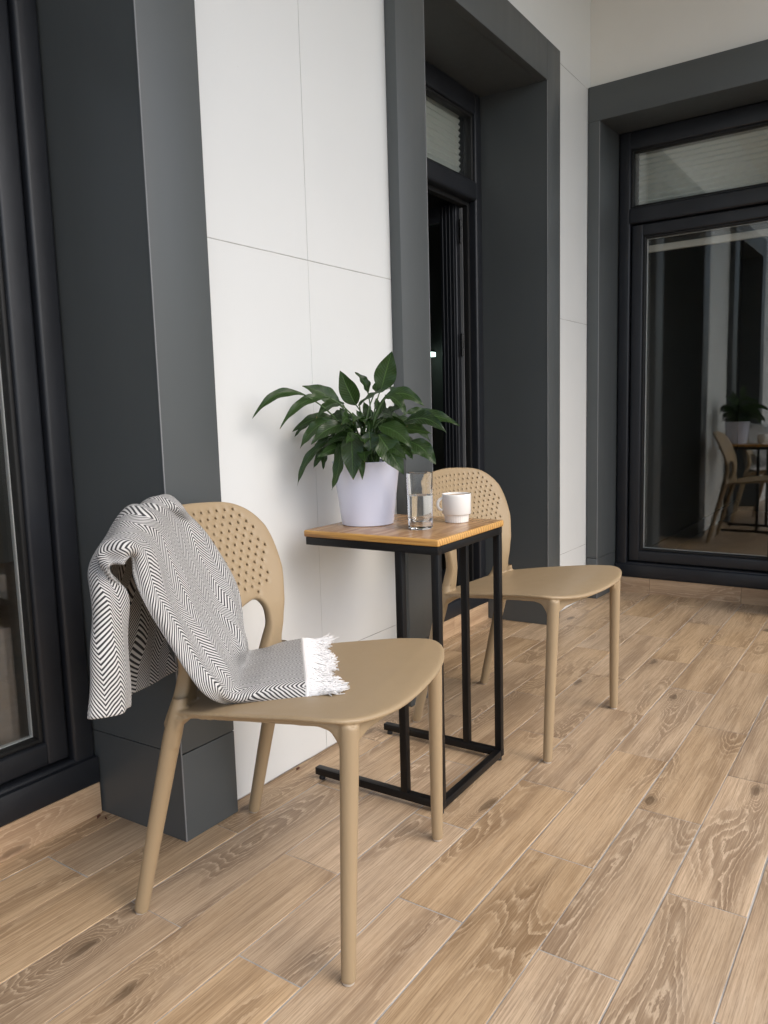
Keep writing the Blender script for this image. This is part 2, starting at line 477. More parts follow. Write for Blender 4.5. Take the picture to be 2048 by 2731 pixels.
tag(obj('terrace_ceiling', bm, M['ceiling']), 'cream painted ceiling over the covered terrace', 'ceiling')
bm = bmesh.new(); box(bm, -1.6, 4.06, -2.75, -2.62, -.25, .14, .01); box(bm, -1.6, 4.06, -2.78, -2.59, .14, .17, .006)  # unseen; lowered and paled to bring more low light onto the walls
tag(obj('unseen_parapet', bm, M['parapet']), 'unseen grey upstand along the open side, kept low to let light in', 'wall')
bm = bmesh.new(); box(bm, -1.8, -1.6, -2.75, .3, -.25, .17)  # unseen; cut low so more light reaches the far wall and reveals
tag(obj('unseen_end_upstand', bm, M['white_paint']), 'unseen pale upstand along the near end, kept low to let light in', 'wall')

# ------------------------------------------------------------------ door surrounds, doors
HT, HO = 2.336, 2.497          # opening top, outer top
def surround(label, loc, rz, W, wl, wr, D, joint):
    t = thing('door_surround', label, 'door surround', loc, rz)
    F, tp = -.04, .018
    def strip(name, a0, a1, z0, z1, m=M['cladding']):
        b = bmesh.new(); box(b, a0, a1, F, -.0005, z0, z1, .0012, 2); return obj(name, b, m, t)
    zb = .211
    def reveal(side, z0, z1, m, name):
        b = bmesh.new()
        a_f, a_b = (0, tp) if side == 0 else (W, W - tp)
        s = -1 if side == 0 else 1
        P = [(a_f, F + .0015), (a_b, D + .09), (a_b + s * .06, D + .09), (a_f + s * .05, F + .0015)]
        lo = [b.verts.new((x, y, z0)) for x, y in P]; hi = [b.verts.new((x, y, z1)) for x, y in P]
        for k in range(4): b.faces.new((lo[k], lo[(k + 1) % 4], hi[(k + 1) % 4], hi[k]))
        b.faces.new(lo[::-1]); b.faces.new(hi)
        bmesh.ops.recalc_face_normals(b, faces=b.faces)
        return obj(name, b, m, t, smooth=False)
    zt = HT if joint == 'h' else HO
    for side, (a0, a1) in enumerate(((-wl, -.0), (W + .0, W + wr))):
        a0_, a1_ = (a0, a1 - .0) if side == 0 else (a0, a1)
        strip('front_strip', a0_, a1_, zb + .0012, zt - (.0012 if joint == 'h' else 0))
        strip('base_tile', a0_, a1_, .001, zb - .0012, M['base_tile'])
        reveal(side, zb + .0012, HT, M['cladding'], 'reveal')
        reveal(side, .001, zb - .0012, M['base_tile'], 'base_tile')
        # slim corner trim, a hair proud of the cladding
        b = bmesh.new(); x = 0 if side == 0 else W
        box(b, x - .0016, x + .0016, F - .0006, F + .0022, .002, HT - .001, .0004, 1); obj('corner_trim', b, M['trim'], t)
    h0, h1 = (-wl, W + wr) if joint == 'h' else (.0015, W - .0015)
    strip('lintel', h0, h1, HT + .0012 if joint == 'h' else HT, HO)
    b = bmesh.new(); box(b, .0, W, F + .0025, D + .09, HT + .0006, HT + .05); obj('soffit', b, M['cladding'], t)
    return t

def rect_members(b, a0, a1, z0, z1, w, d0, d1, bev=.007, wt=None, wb=None):
    wt = wt or w; wb = wb or w
    box(b, a0, a0 + w, d0, d1, z0, z1, bev, 3); box(b, a1 - w, a1, d0, d1, z0, z1, bev, 3)
    box(b, a0 + w - bev * .9, a1 - w + bev * .9, d0 + .0008, d1, z1 - wt, z1, bev, 3)
    box(b, a0 + w - bev * .9, a1 - w + bev * .9, d0 + .0008, d1, z0, z0 + wb, bev, 3)

def bead(b, a0, a1, z0, z1, d0, d1, w=.012):
    rect_members(b, a0, a1, z0, z1, w, d0, d1, .0045)

def pane(name, a0, a1, z0, z1, d, parent):
    b = bmesh.new(); box(b, a0, a1, d, d + .005, z0, z1); box(b, a0 + .002, a1 - .002, d + .018, d + .023, z0 + .002, z1 - .002); o = obj(name, b, M['pane'], parent, smooth=False)
    return o

def spacer_bar(a0, a1, z0, z1, d, parent):
    b = bmesh.new()
    rect_members(b, a0, a1, z0, z1, .0035, d, d + .012, .0005)
    return obj('glass_spacer', b, M['spacer'], parent)

def sash_parts(parent, a0, a1, z0, z1, d0, handle_at=None):
    b = bmesh.new(); rect_members(b, a0, a1, z0, z1, .058, d0, d0 + .06, .008); o = obj('sash', b, M['frame'], parent)
    b = bmesh.new(); bead(b, a0 + .056, a1 - .056, z0 + .056, z1 - .056, d0 + .010, d0 + .05, .013); obj('glazing_bead', b, M['gasket'], o)
    spacer_bar(a0 + .0685, a1 - .0685, z0 + .0685, z1 - .0685, d0 + .034, o)
    pane('glass_pane', a0 + .066, a1 - .066, z0 + .066, z1 - .066, d0 + .026, parent)
    if handle_at:
        a, z = handle_at
        b = bmesh.new(); box(b, a - .014, a + .014, d0 - .006, d0 + .002, z - .06, z + .06, .003, 2)
        tube(b, [(a, d0 - .004, z), (a, d0 - .045, z)], .009); tube(b, [(a, d0 - .045, z + .0), (a + .02, d0 - .05, z), (a + .12, d0 - .05, z - .002)], [.009, .0095, .008])
        obj('handle', b, M['hinge'], parent)

def door(label, loc, rz, W, D, open_=False, handle=None, nameblind=''):
    t = thing('glazed_door', label, 'door', loc, rz)
    a0, a1 = .0185, W - .0185
    b = bmesh.new()
    d0, d1 = D, D + .07
    fw = .058
    box(b, a0, a0 + fw, d0, d1, .082, HT - .002, .009, 3); box(b, a1 - fw, a1, d0, d1, .082, HT - .002, .009, 3)
    box(b, a0 + fw - .008, a1 - fw + .008, d0 + .001, d1, HT - .09, HT - .002, .009, 3)
    box(b, a0 + fw - .008, a1 - fw + .008, d0 + .001, d1, .082, .160, .009, 3)
    box(b, a0 + fw - .008, a1 - fw + .008, d0 - .004, d1, 1.888, 1.968, .012, 3)
    obj('door_frame', b, M['frame'], t)
    b = bmesh.new()          # sill cover running the full width
    box(b, a0 - .001, a1 + .001, d0 - .012, d0 + .03, .0815, .150, .006, 2); obj('sill', b, M['frame'], t)
    b = bmesh.new(); bead(b, a0 + fw - .002, a1 - fw + .002, 1.966, HT - .088, d0 + .012, d0 + .05, .014); obj('transom_bead', b, M['gasket'], t)
    pane('transom_pane', a0 + fw + .010, a1 - fw - .010, 1.978, HT - .100, d0 + .026, t)
    s0, s1 = a0 + fw + .005, a1 - fw - .005
    b = bmesh.new()          # dark rebate behind the gap between frame and sash
    rect_members(b, a0 + fw - .015, a1 - fw + .015, .145, 1.90, .03, d0 + .035, d0 + .066, .001); obj('rebate', b, M['gasket'], t)
    if not open_:
        sash_parts(t, s0, s1, .165, 1.883, d0 + .010, handle)
    return t, s0, s1

surround('grey clad door surround nearest the camera, behind the chair with the throw', (.10, 0, 0), 0, 1.0, .16, .1635, .26, 'v')
surround('grey clad surround of the open doorway in the middle of the white wall', (2.227, 0, 0), 0, .987, .165, .141, .26, 'v')
surround('grey clad surround of the far right door with a full-width lintel', (XB + .002, -.06, 0), R(-90), .90, .057, .16, .20, 'h')

door('closed dark framed glazed door at the left edge, beside the draped chair', (.10, 0, 0), 0, 1.0, .26, handle=(.115, 1.02))
t2, s0, s1 = door('dark framed door standing open inwards behind the plant', (2.227, 0, 0), 0, .987, .26, open_=True)
tB, _, _ = door('closed dark framed glazed door on the far right, reflecting the far chair', (XB + .002, -.06, 0), R(-90), .90, .20)
for ch in tB.children:
    if ch.name.startswith('glass_pane'): ch.rotation_euler = (0, 0, -.011)      # pane turned a touch in its sash to shift the reflected chair right

# the opened leaf, hinged on the right jamb and swung into the room
def open_leaf():
    x = .987 - .0185 - .052
    leaf = bmesh.new(); y0, y1 = .335, 1.07
    for a, b_ in ((y0, y0 + .085), (y1 - .07, y1)): box(leaf, x - .055, x, a, b_, .165, 1.883, .006, 3)
    for z0, z1 in ((.165, .235), (1.81, 1.883)): box(leaf, x - .054, x - .001, y0 + .08, y1 - .06, z0, z1, .006, 3)
    for k in range(4): box(leaf, x - .0575 - .001 * (k % 2), x - .05, y0 + .012 + .018 * k, y0 + .018 + .018 * k, .17, 1.878, .001, 1)
    o = obj('sash', leaf, M['frame'], t2)
    b = bmesh.new(); box(b, x - .031, x - .025, y0 + .08, y1 - .065, .23, 1.815); obj('glass_pane', b, M['pane'], t2, smooth=False)
    b = bmesh.new(); box(b, x - .0455, x - .0425, y0 - .026, y0 - .012, .19, 1.86); obj('edge_seal', b, M['trim'], t2)
    for z in (.42, 1.27, 1.76):
        b = bmesh.new()
        for k in range(3): tube(b, [(x - .048, y0 - .018, z - .05 + .034 * k), (x - .048, y0 - .018, z - .018 + .034 * k)], .008, 12)
        obj('hinge', b, M['hinge'], t2)
open_leaf()

def riser(label, loc, rz, W, D):
    b = bmesh.new(); uvl = b.loops.layers.uv.new('UVMap'); cl = b.loops.layers.float_color.new('rnd')
    js = [.018]; x = .20
    while x < W - .06: js.append(x); x += .4435
    js.append(W - .018)
    for a0, a1 in zip(js, js[1:]):
        t = bmesh.new(); box(t, a0 + .0006, a1 - .0006, D - .008, D + .06, -.003, .080, .001, 1)
        me = bpy.data.meshes.new('tmp'); t.to_mesh(me); t.free()
        n0 = len(b.faces); b.from_mesh(me); bpy.data.meshes.remove(me); b.faces.ensure_lookup_table()
        o0 = rng.random(2) * 30; rc = (.45 + .4 * rng.random(), .6, 0, 1)
        for f in b.faces[n0:]:
            for lp in f.loops:
                c = lp.vert.co; lp[uvl].uv = (c.x + o0[0], c.z + c.y + o0[1]); lp[cl] = rc
    o = obj('door_riser', b, M['riser'])
    o.location = loc; o.rotation_euler = (0, 0, rz)
    tag(o, label, 'riser')
riser('wood-look riser strip under the left glazed door', (.10, 0, 0), 0, 1.0, .26)
riser('wood-look riser strip under the open doorway behind the far chair', (2.227, 0, 0), 0, .987, .26)
riser('wood-look riser strip under the far right glazed door', (XB + .002, -.06, 0), R(-90), .90, .20)

def blind(label, loc, rz, a0, a1, z0, z1, d, pitch=.0125):
    t = thing('window_blind', label, 'blind', loc, rz)
    b = bmesh.new()
    n = int((z1 - z0) / pitch)
    prof = []
    for k in range(n + 1):
        z = z1 - (z1 - z0) * k / n
        prof.append((d + (.0 if k % 2 else .011), z))
    for (da, za), (db, zb) in zip(prof, prof[1:]):
        vs_ = [b.verts.new(c) for c in ((a0, da, za), (a1, da, za), (a1, db, zb), (a0, db, zb))]
        b.faces.new(vs_)
    bmesh.ops.remove_doubles(b, verts=b.verts, dist=1e-5)
    o = obj('pleats', b, M['blind'], t, smooth=False)
    m = o.modifiers.new('thickness', 'SOLIDIFY'); m.thickness = .0012
    for a in (a0 + .045, a1 - .045):
        b = bmesh.new(); tube(b, [(a, d - .003, z0), (a, d - .003, z1)], .0011, 6); obj('cord', b, M['cream_bar'], t)
    return t
blind('pleated pale blind in the transom over the open doorway', (2.227, 0, 0), 0, .10, .88, 1.962, 2.262, .318)
blind('pleated cream blind in the transom of the far right door', (XB + .002, -.06, 0), R(-90), .10, .80, 1.962, 2.262, .258)
def raised_blind(label, loc, rz, a0, a1, z, d):
    t = thing('raised_blind', label, 'blind', loc, rz)
    b = bmesh.new(); box(b, a0, a1, d, d + .022, z, z + .034, .003, 2); obj('bottom_rail', b, M['cream_bar'], t)
    b = bmesh.new()
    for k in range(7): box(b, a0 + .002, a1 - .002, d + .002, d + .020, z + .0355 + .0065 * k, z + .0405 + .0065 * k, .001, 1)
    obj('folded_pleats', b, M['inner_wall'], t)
raised_blind('cream rail of a drawn-up blind behind the glass of the far right door', (XB + .002, -.06, 0), R(-90), .135, .77, 1.755, .285)

# rooms behind the glass
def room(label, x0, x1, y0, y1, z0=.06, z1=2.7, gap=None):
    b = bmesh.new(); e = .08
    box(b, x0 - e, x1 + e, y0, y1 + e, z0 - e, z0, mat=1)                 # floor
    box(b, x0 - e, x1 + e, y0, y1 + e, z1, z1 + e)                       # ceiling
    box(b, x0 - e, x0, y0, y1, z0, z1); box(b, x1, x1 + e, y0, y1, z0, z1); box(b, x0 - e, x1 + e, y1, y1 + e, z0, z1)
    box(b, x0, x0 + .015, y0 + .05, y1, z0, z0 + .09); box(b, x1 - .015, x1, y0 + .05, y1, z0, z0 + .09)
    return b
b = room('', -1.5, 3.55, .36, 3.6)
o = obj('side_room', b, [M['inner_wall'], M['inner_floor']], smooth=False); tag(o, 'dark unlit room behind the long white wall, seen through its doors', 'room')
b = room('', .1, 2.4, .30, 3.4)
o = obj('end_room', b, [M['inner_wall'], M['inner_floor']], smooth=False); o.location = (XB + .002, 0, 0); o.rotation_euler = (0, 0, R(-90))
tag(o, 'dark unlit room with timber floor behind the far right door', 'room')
b = bmesh.new(); box(b, 3.18, 3.50, .70, .73, 1.285, 1.30, .002, 1)
lo = bmesh.new(); box(lo, 3.18, 3.50, .695, .728, 1.262, 1.2845, .001, 1)
tl = thing('led_light', 'thin glowing light strip inside the open doorway', 'light')
obj('housing', b, M['hinge'], tl); obj('light_bar', lo, M['led'], tl)
b = bmesh.new(); box(b, 3.12, 3.52, .74, .78, .90, 1.62, .002, 1)
tag(obj('splashback', b, M['teal_splash']), 'teal panel behind the light strip inside the open doorway', 'panel')

# ------------------------------------------------------------------ chair
def smooth_table(xs, ys, lo, hi, n=600, k=25):
    X = np.linspace(lo, hi, n); Y = np.interp(X, xs, ys)
    Yp = np.concatenate([np.full(k, Y[0]) + (np.arange(-k, 0)) * (Y[1] - Y[0]), Y, np.full(k, Y[-1]) + np.arange(1, k + 1) * (Y[-1] - Y[-2])])
    w = np.hanning(2 * k + 1); w /= w.sum()
    return X, np.convolve(Yp, w, 'valid')
BX, BY = smooth_table([.36, .40, .44, .5, .55, .6, .65, .72, .79, .85], [-.156, -.14, -.125, -.109, -.11, -.125, -.146, -.176, -.206, -.23], .36, .85)
SX, SY = smooth_table([-.2, -.13, 0, .15, .22, .27, .3], [.408, .415, .432, .450, .4545, .453, .449], -.22, .33)
def vb(u, z):
    c = np.interp(z, [.40, .48, .56], [.45, .65, .8])
    return float(np.interp(z, BX, BY) - c * max(0.0, .215 ** 2 - u * u))
def zs(u, v): return float(np.interp(v, SX, SY) + .012 * min(1.3, abs(u) / .24) ** 2.2)

def resample(P, step, closed=True):
    P = np.asarray(P, float)
    Q = np.vstack([P, P[:1]]) if closed else P
    s = np.concatenate([[0], np.cumsum(np.linalg.norm(np.diff(Q, axis=0), axis=1))])
    n = max(8, int(round(s[-1] / step)))
    t = np.linspace(0, s[-1], n, endpoint=not closed)
    return np.stack([np.interp(t, s, Q[:, k]) for k in range(P.shape[1])], 1)
def smooth_loop(P, m=8):
    P = np.asarray(P, float); n = len(P)
    Q = np.vstack([P[-2:], P, P[:3]]); C = catmull(Q, m)
    return C[2 * m:(2 + n) * m]
def area(P): return .5 * np.sum(P[:, 0] * np.roll(P[:, 1], -1) - np.roll(P[:, 0], -1) * P[:, 1])
def inset(P, d):
    T = np.roll(P, -1, 0) - np.roll(P, 1, 0); T /= np.linalg.norm(T, axis=1)[:, None]
    return P + d * np.stack([-T[:, 1], T[:, 0]], 1)
def inside(P, x, y):
    X, Y = P[:, 0], P[:, 1]; X2, Y2 = np.roll(X, -1), np.roll(Y, -1)
    c = (Y > y) != (Y2 > y)
    xi = (X2 - X) * (y - Y) / np.where(np.abs(Y2 - Y) < 1e-12, 1e-12, Y2 - Y) + X
    return (np.count_nonzero(c & (x < xi)) % 2) == 1

def sheet(outer, inners, holes, hole_r, fn_h, r, mapf, step=.006, grid=.012, hseg=12):
    """plate with rounded edges; outer/inners are 2-D loops, mapf(a,b,s) places a point s off the mid surface"""
    verts, hs, edges = [], [], []
    loops = []
    for P, sgn in [(outer, 1)] + [(q, -1) for q in inners]:
        P = resample(P, step)
        if area(P) * sgn < 0: P = P[::-1]
        loops.append(P)
        for d in (0, .10 * r, .38 * r, r):
            Q = inset(P, d); k0 = len(verts)
            hh = math.sqrt(max(0, 1 - (1 - d / r) ** 2))
            for q in Q: verts.append((q[0], q[1])); hs.append(fn_h(*q) * hh)
            n = len(Q)
            edges += [(k0 + k, k0 + (k + 1) % n) for k in range(n)]
    nb = len(verts)
    allb = np.vstack(loops)
    hset = []
    for (cx, cy) in holes:
        for rr, dh in ((hole_r, .0009), (hole_r + .0009, 0)):
            k0 = len(verts)
            for k in range(hseg):
                a = 2 * math.pi * k / hseg
                x, y = cx + rr * math.cos(a), cy + rr * math.sin(a)
                verts.append((x, y)); hs.append(fn_h(x, y) - dh)
            edges += [(k0 + k, k0 + (k + 1) % hseg) for k in range(hseg)]
        hset.append((cx, cy))
    H = np.array(hset) if hset else None
    lo, hi = loops[0].min(0), loops[0].max(0)
    row = 0; y = lo[1]
    while y < hi[1]:
        x = lo[0] + (grid / 2 if row % 2 else 0)
        while x < hi[0]:
            if inside(loops[0], x, y) and not any(inside(q, x, y) for q in loops[1:]):
                if np.min((allb[:, 0] - x) ** 2 + (allb[:, 1] - y) ** 2) > (r + grid * .35) ** 2 and \
                   (H is None or np.min((H[:, 0] - x) ** 2 + (H[:, 1] - y) ** 2) > (hole_r + .0035) ** 2):
                    verts.append((x, y)); hs.append(fn_h(x, y))
            x += grid
        y += grid * .866; row += 1
    vo, eo, fo, vori, _, _ = delaunay_2d_cdt([Vector(q) for q in verts], edges, [], 0, 1e-7)
    hv = [hs[o[0]] if o else 0 for o in vori]
    bm = bmesh.new()
    F, B = [], []
    for p, h in zip(vo, hv):
        a = bm.verts.new(mapf(p[0], p[1], h)); F.append(a)
        B.append(a if h < 1e-7 else bm.verts.new(mapf(p[0], p[1], -h)))
    used = {}
    for f in fo:
        cx = sum(vo[k][0] for k in f) / len(f); cy = sum(vo[k][1] for k in f) / len(f)
        if not inside(loops[0], cx, cy) or any(inside(q, cx, cy) for q in loops[1:]): continue
        if H is not None and np.min((H[:, 0] - cx) ** 2 + (H[:, 1] - cy) ** 2) < (hole_r * .9) ** 2: continue
        try:
            bm.faces.new([F[k] for k in f]); bm.faces.new([B[k] for k in f][::-1])
        except ValueError: continue
        for k in range(len(f)):
            e = (f[k], f[(k + 1) % len(f)])
            if (e[1], e[0]) in used: del used[(e[1], e[0])]
            else: used[e] = 1
    for (a, c) in used:
        if F[a] is B[a] and F[c] is B[c]: continue
        vs_ = [F[c], F[a]] + ([B[a]] if B[a] is not F[a] else []) + ([B[c]] if B[c] is not F[c] else [])
        try: bm.faces.new(vs_)
        except ValueError: pass
    for v in [v for v in bm.verts if not v.link_faces]: bm.verts.remove(v)
    bmesh.ops.recalc_face_normals(bm, faces=bm.faces)
    return bm

def mirror_half(P):  # right half listed from the middle top round to the middle bottom
    P = [tuple(p) for p in P]
    return P + [(-x, y) for x, y in P[::-1] if abs(x) > 1e-9]

def chair(label, loc, rz):
    # local axes: x = u (to the right in the photo), y = -v (v points to the front), so the sitter faces -y
    t = thing('perforated_chair', label, 'chair', loc, rz, 'matching tan chairs beside the side table')
    back_half = [(0, .789), (.07, .786), (.130, .7805), (.170, .768), (.199, .747), (.217, .720), (.2255, .690), (.2255, .658), (.219, .622), (.207, .588),
                 (.194, .553), (.184, .515), (.1805, .485), (.183, .462), (.191, .438), (.198, .418), (.202, .402), (.199, .386), (.16, .380), (.10, .384), (0, .384)]
    open_half = [(0, .5495), (.045, .554), (.08, .5625), (.106, .5665), (.124, .559), (.1355, .538), (.139, .510), (.135, .478), (.129, .450), (.124, .430), (.110, .414), (.085, .408), (0, .405)]
    outer = smooth_loop(mirror_half(back_half)); opening = smooth_loop(mirror_half(open_half))
    holes = []
    for r_ in range(14):
        z = .7655 - .0159 * r_
        sag = .5
        for k in range(-9, 10):
            u = (k + (.5 if r_ % 2 else 0)) * .0243
            zz = z - .0015 + .35 * u * u * (r_ / 13.0) * 1.6 - .12 * u * u
            hw = np.interp(zz, [.56, .60, .63, .66, .70, .73, .75, .77], [.100, .158, .178, .192, .190, .183, .166, .150])
            if abs(u) <= hw + .004 and zz > .577 + .0 * abs(u): holes.append((u, zz))
    def bmap(u, z, s):
        e = .002
        v0 = vb(u, z); n = Vector((-(vb(u + e, z) - vb(u - e, z)) / (2 * e), 1, -(vb(u, z + e) - vb(u, z - e)) / (2 * e))).normalized()
        return Vector((u + n.x * s, -(v0 + n.y * s), z + n.z * s))
    bh = lambda u, z: float(np.interp(z, [.40, .47, .55, .62], [.0125, .0135, .0105, .0052]))
    bm = sheet(outer, [opening], holes, .0035, bh, .0055, bmap)
    obj('backrest', bm, M['plastic'], t, angle=50)
    # seat
    seat_half = [(0, .297), (.08, .295), (.14, .288), (.185, .276), (.219, .260), (.241, .235), (.247, .202), (.2445, .14), (.236, .05), (.224, -.04), (.212, -.10), (.203, -.135), (.17, -.158), (.08, -.174), (0, -.178)]
    so = smooth_loop(mirror_half(seat_half))
    def smap(u, v, s): return Vector((u, -v, zs(u, v) + s))
    bm = sheet(so, [], [], 1, lambda u, v: float(np.interp(v, [.2, .28], [.0045, .0060])), .0075, smap, step=.008, grid=.016)
    # side rails and aprons, with rounded haunches into the legs
    rail = [(-.150, .340), (-.128, .352), (-.120, .385), (-.108, .408), (-.086, .419), (-.04, .425), (.05, .434), (.14, .441), (.185, .441), (.208, .435), (.222, .417), (.230, .388), (.236, .378),
            (.243, .388), (.246, .440), (.235, .452), (.15, .4545), (.0, .437), (-.12, .420), (-.145, .41), (-.165, .36)]
    for s in (-1, 1):
        def rmap(v, z, q, s=s):
            uc = np.interp(v, [-.15, -.05, .1, .25], [.197, .209, .2185, .2195])
            if z > .40 and -.13 < v < .255: z = z + (zs(uc, v) - .0035 - np.interp(v, [-.145, -.12, 0, .15, .24, .262], [.41, .42, .437, .4545, .452, .440])) * np.interp(z, [.40, .43, .445], [0, .6, 1])
            return Vector((s * uc + q, -v, z))
        merge(bm, sheet(np.array(rail), [], [], 1, lambda a, b: .0105, .006, rmap, step=.006, grid=.012))
    ap = [(0, .4475), (.08, .4485), (.14, .452), (.19, .457), (.222, .460), (.2285, .40), (.226, .36), (.214, .36), (.2085, .392), (.196, .416), (.17, .429), (.10, .4335), (0, .433)]
    apo = np.array(mirror_half(ap))
    def amap(u, z, q): return Vector((u, -(.2335 + .034 * (1 - (u / .225) ** 2) + q), z))
    merge(bm, sheet(apo, [], [], 1, lambda a, b: float(np.interp(b, [.365, .40, .43], [.0035, .0062, .0085])), .005, amap, step=.006, grid=.014))
    glides = []
    for s in (-1, 1):
        path = catmull([(s * .239, -.2325, .004), (s * .2325, -.235, .15), (s * .2255, -.238, .30), (s * .221, -.240, .40), (s * .2185, -.2405, .455)], 6)
        rad = np.interp(path[:, 2], [0, .25, .40, .45], [.0132, .0152, .0166, .0172])
        tube(bm, path, rad, 24); glides.append((s * .239, -.2325, .0122, s, -1))
        path = catmull([(s * .208, .236, .004), (s * .204, .205, .13), (s * .1995, .172, .26), (s * .197, .147, .355), (s * .1955, .129, .415), (s * .186, .123, .452), (s * .172, .117, .485)], 6)
        rad = np.interp(path[:, 2], [0, .2, .38, .44, .485], [.0144, .0162, .0176, .0146, .008])
        tube(bm, path, rad, 24); glides.append((s * .208, .236, .0132, s, 1))
    # the struts are in the fused skin too, so that they flow into the seat and rear legs
    merge(bm, sheet(outer, [opening], [], 1, bh, .0055, bmap))
    tmp = obj('tmp', bm, M['plastic'])
    md = tmp.modifiers.new('r', 'REMESH'); md.mode = 'VOXEL'; md.voxel_size = .0026
    md = tmp.modifiers.new('s', 'SMOOTH'); md.factor = .5; md.iterations = 7
    ev = tmp.evaluated_get(bpy.context.evaluated_depsgraph_get())
    fused = bpy.data.meshes.new_from_object(ev)
    me0 = tmp.data; bpy.data.objects.remove(tmp); bpy.data.meshes.remove(me0)
    nv, nf = len(fused.vertices), len(fused.polygons)
    co = np.empty(nv * 3); fused.vertices.foreach_get('co', co); co = co.reshape(-1, 3)
    ls = np.empty(nf, int); lt = np.empty(nf, int); fused.polygons.foreach_get('loop_start', ls); fused.polygons.foreach_get('loop_total', lt)
    lv = np.empty(len(fused.loops), int); fused.loops.foreach_get('vertex_index', lv)
    cen = np.array([co[lv[i:i + k]].mean(0) for i, k in zip(ls, lt)])
    lab = np.zeros(nf, int)                                    # 0 seat
    lab[(cen[:, 2] > .432) & (cen[:, 1] > .092)] = 9           # replaced by the perforated backrest above
    lab[(cen[:, 2] > .4315) & (cen[:, 2] <= .449) & (cen[:, 1] > .092) & (np.abs(cen[:, 0]) > .1)] = 0
    low = cen[:, 2] < .392
    for k, (sx, sy) in enumerate(((-1, -1), (1, -1), (-1, 1), (1, 1))):
        lab[low & (np.sign(cen[:, 0]) == sx) & (np.sign(cen[:, 1]) == sy) & (np.abs(cen[:, 0]) > .16)] = k + 1
    bpy.data.meshes.remove(fused)
    def part(name, L):
        fi = np.nonzero(lab == L)[0]
        vi = np.unique(np.concatenate([lv[ls[i]:ls[i] + lt[i]] for i in fi]))
        mp = {int(v): n for n, v in enumerate(vi)}
        m_ = bpy.data.meshes.new(name)
        m_.from_pydata([tuple(co[v]) for v in vi], [], [[mp[int(v)] for v in lv[ls[i]:ls[i] + lt[i]]] for i in fi])
        m_.materials.append(M['plastic']); m_.polygons.foreach_set('use_smooth', [True] * len(m_.polygons)); m_.update()
        return link(bpy.data.objects.new(name, m_), t)
    part('seat', 0)
    for k, (sx, sy) in enumerate(((-1, -1), (1, -1), (-1, 1), (1, 1))):
        lg = part('leg', k + 1)
        x, y, r_ = [(g[0], g[1], g[2]) for g in glides if g[3] == sx and g[4] == sy][0]
        b = bmesh.new(); tube(b, [(x, y, .0004), (x, y, .0070)], r_ - .0016, 20); obj('foot_glide', b, M['glide'], lg)
    return t

C1 = chair('tan plastic chair with herringbone throw draped over its perforated back', (1.133, -.345, 0), R(12.1))
def copy_tree(o, parent=None):
    c = o.copy(); COL.objects.link(c); c.parent = parent
    for ch in list(o.children): copy_tree(ch, c)
    return c
C2 = copy_tree(C1)
C2.location = (2.166, -.363, 0); C2.rotation_euler = (0, 0, R(-3.4))
C2['label'] = 'bare tan plastic chair with perforated back behind the side table'

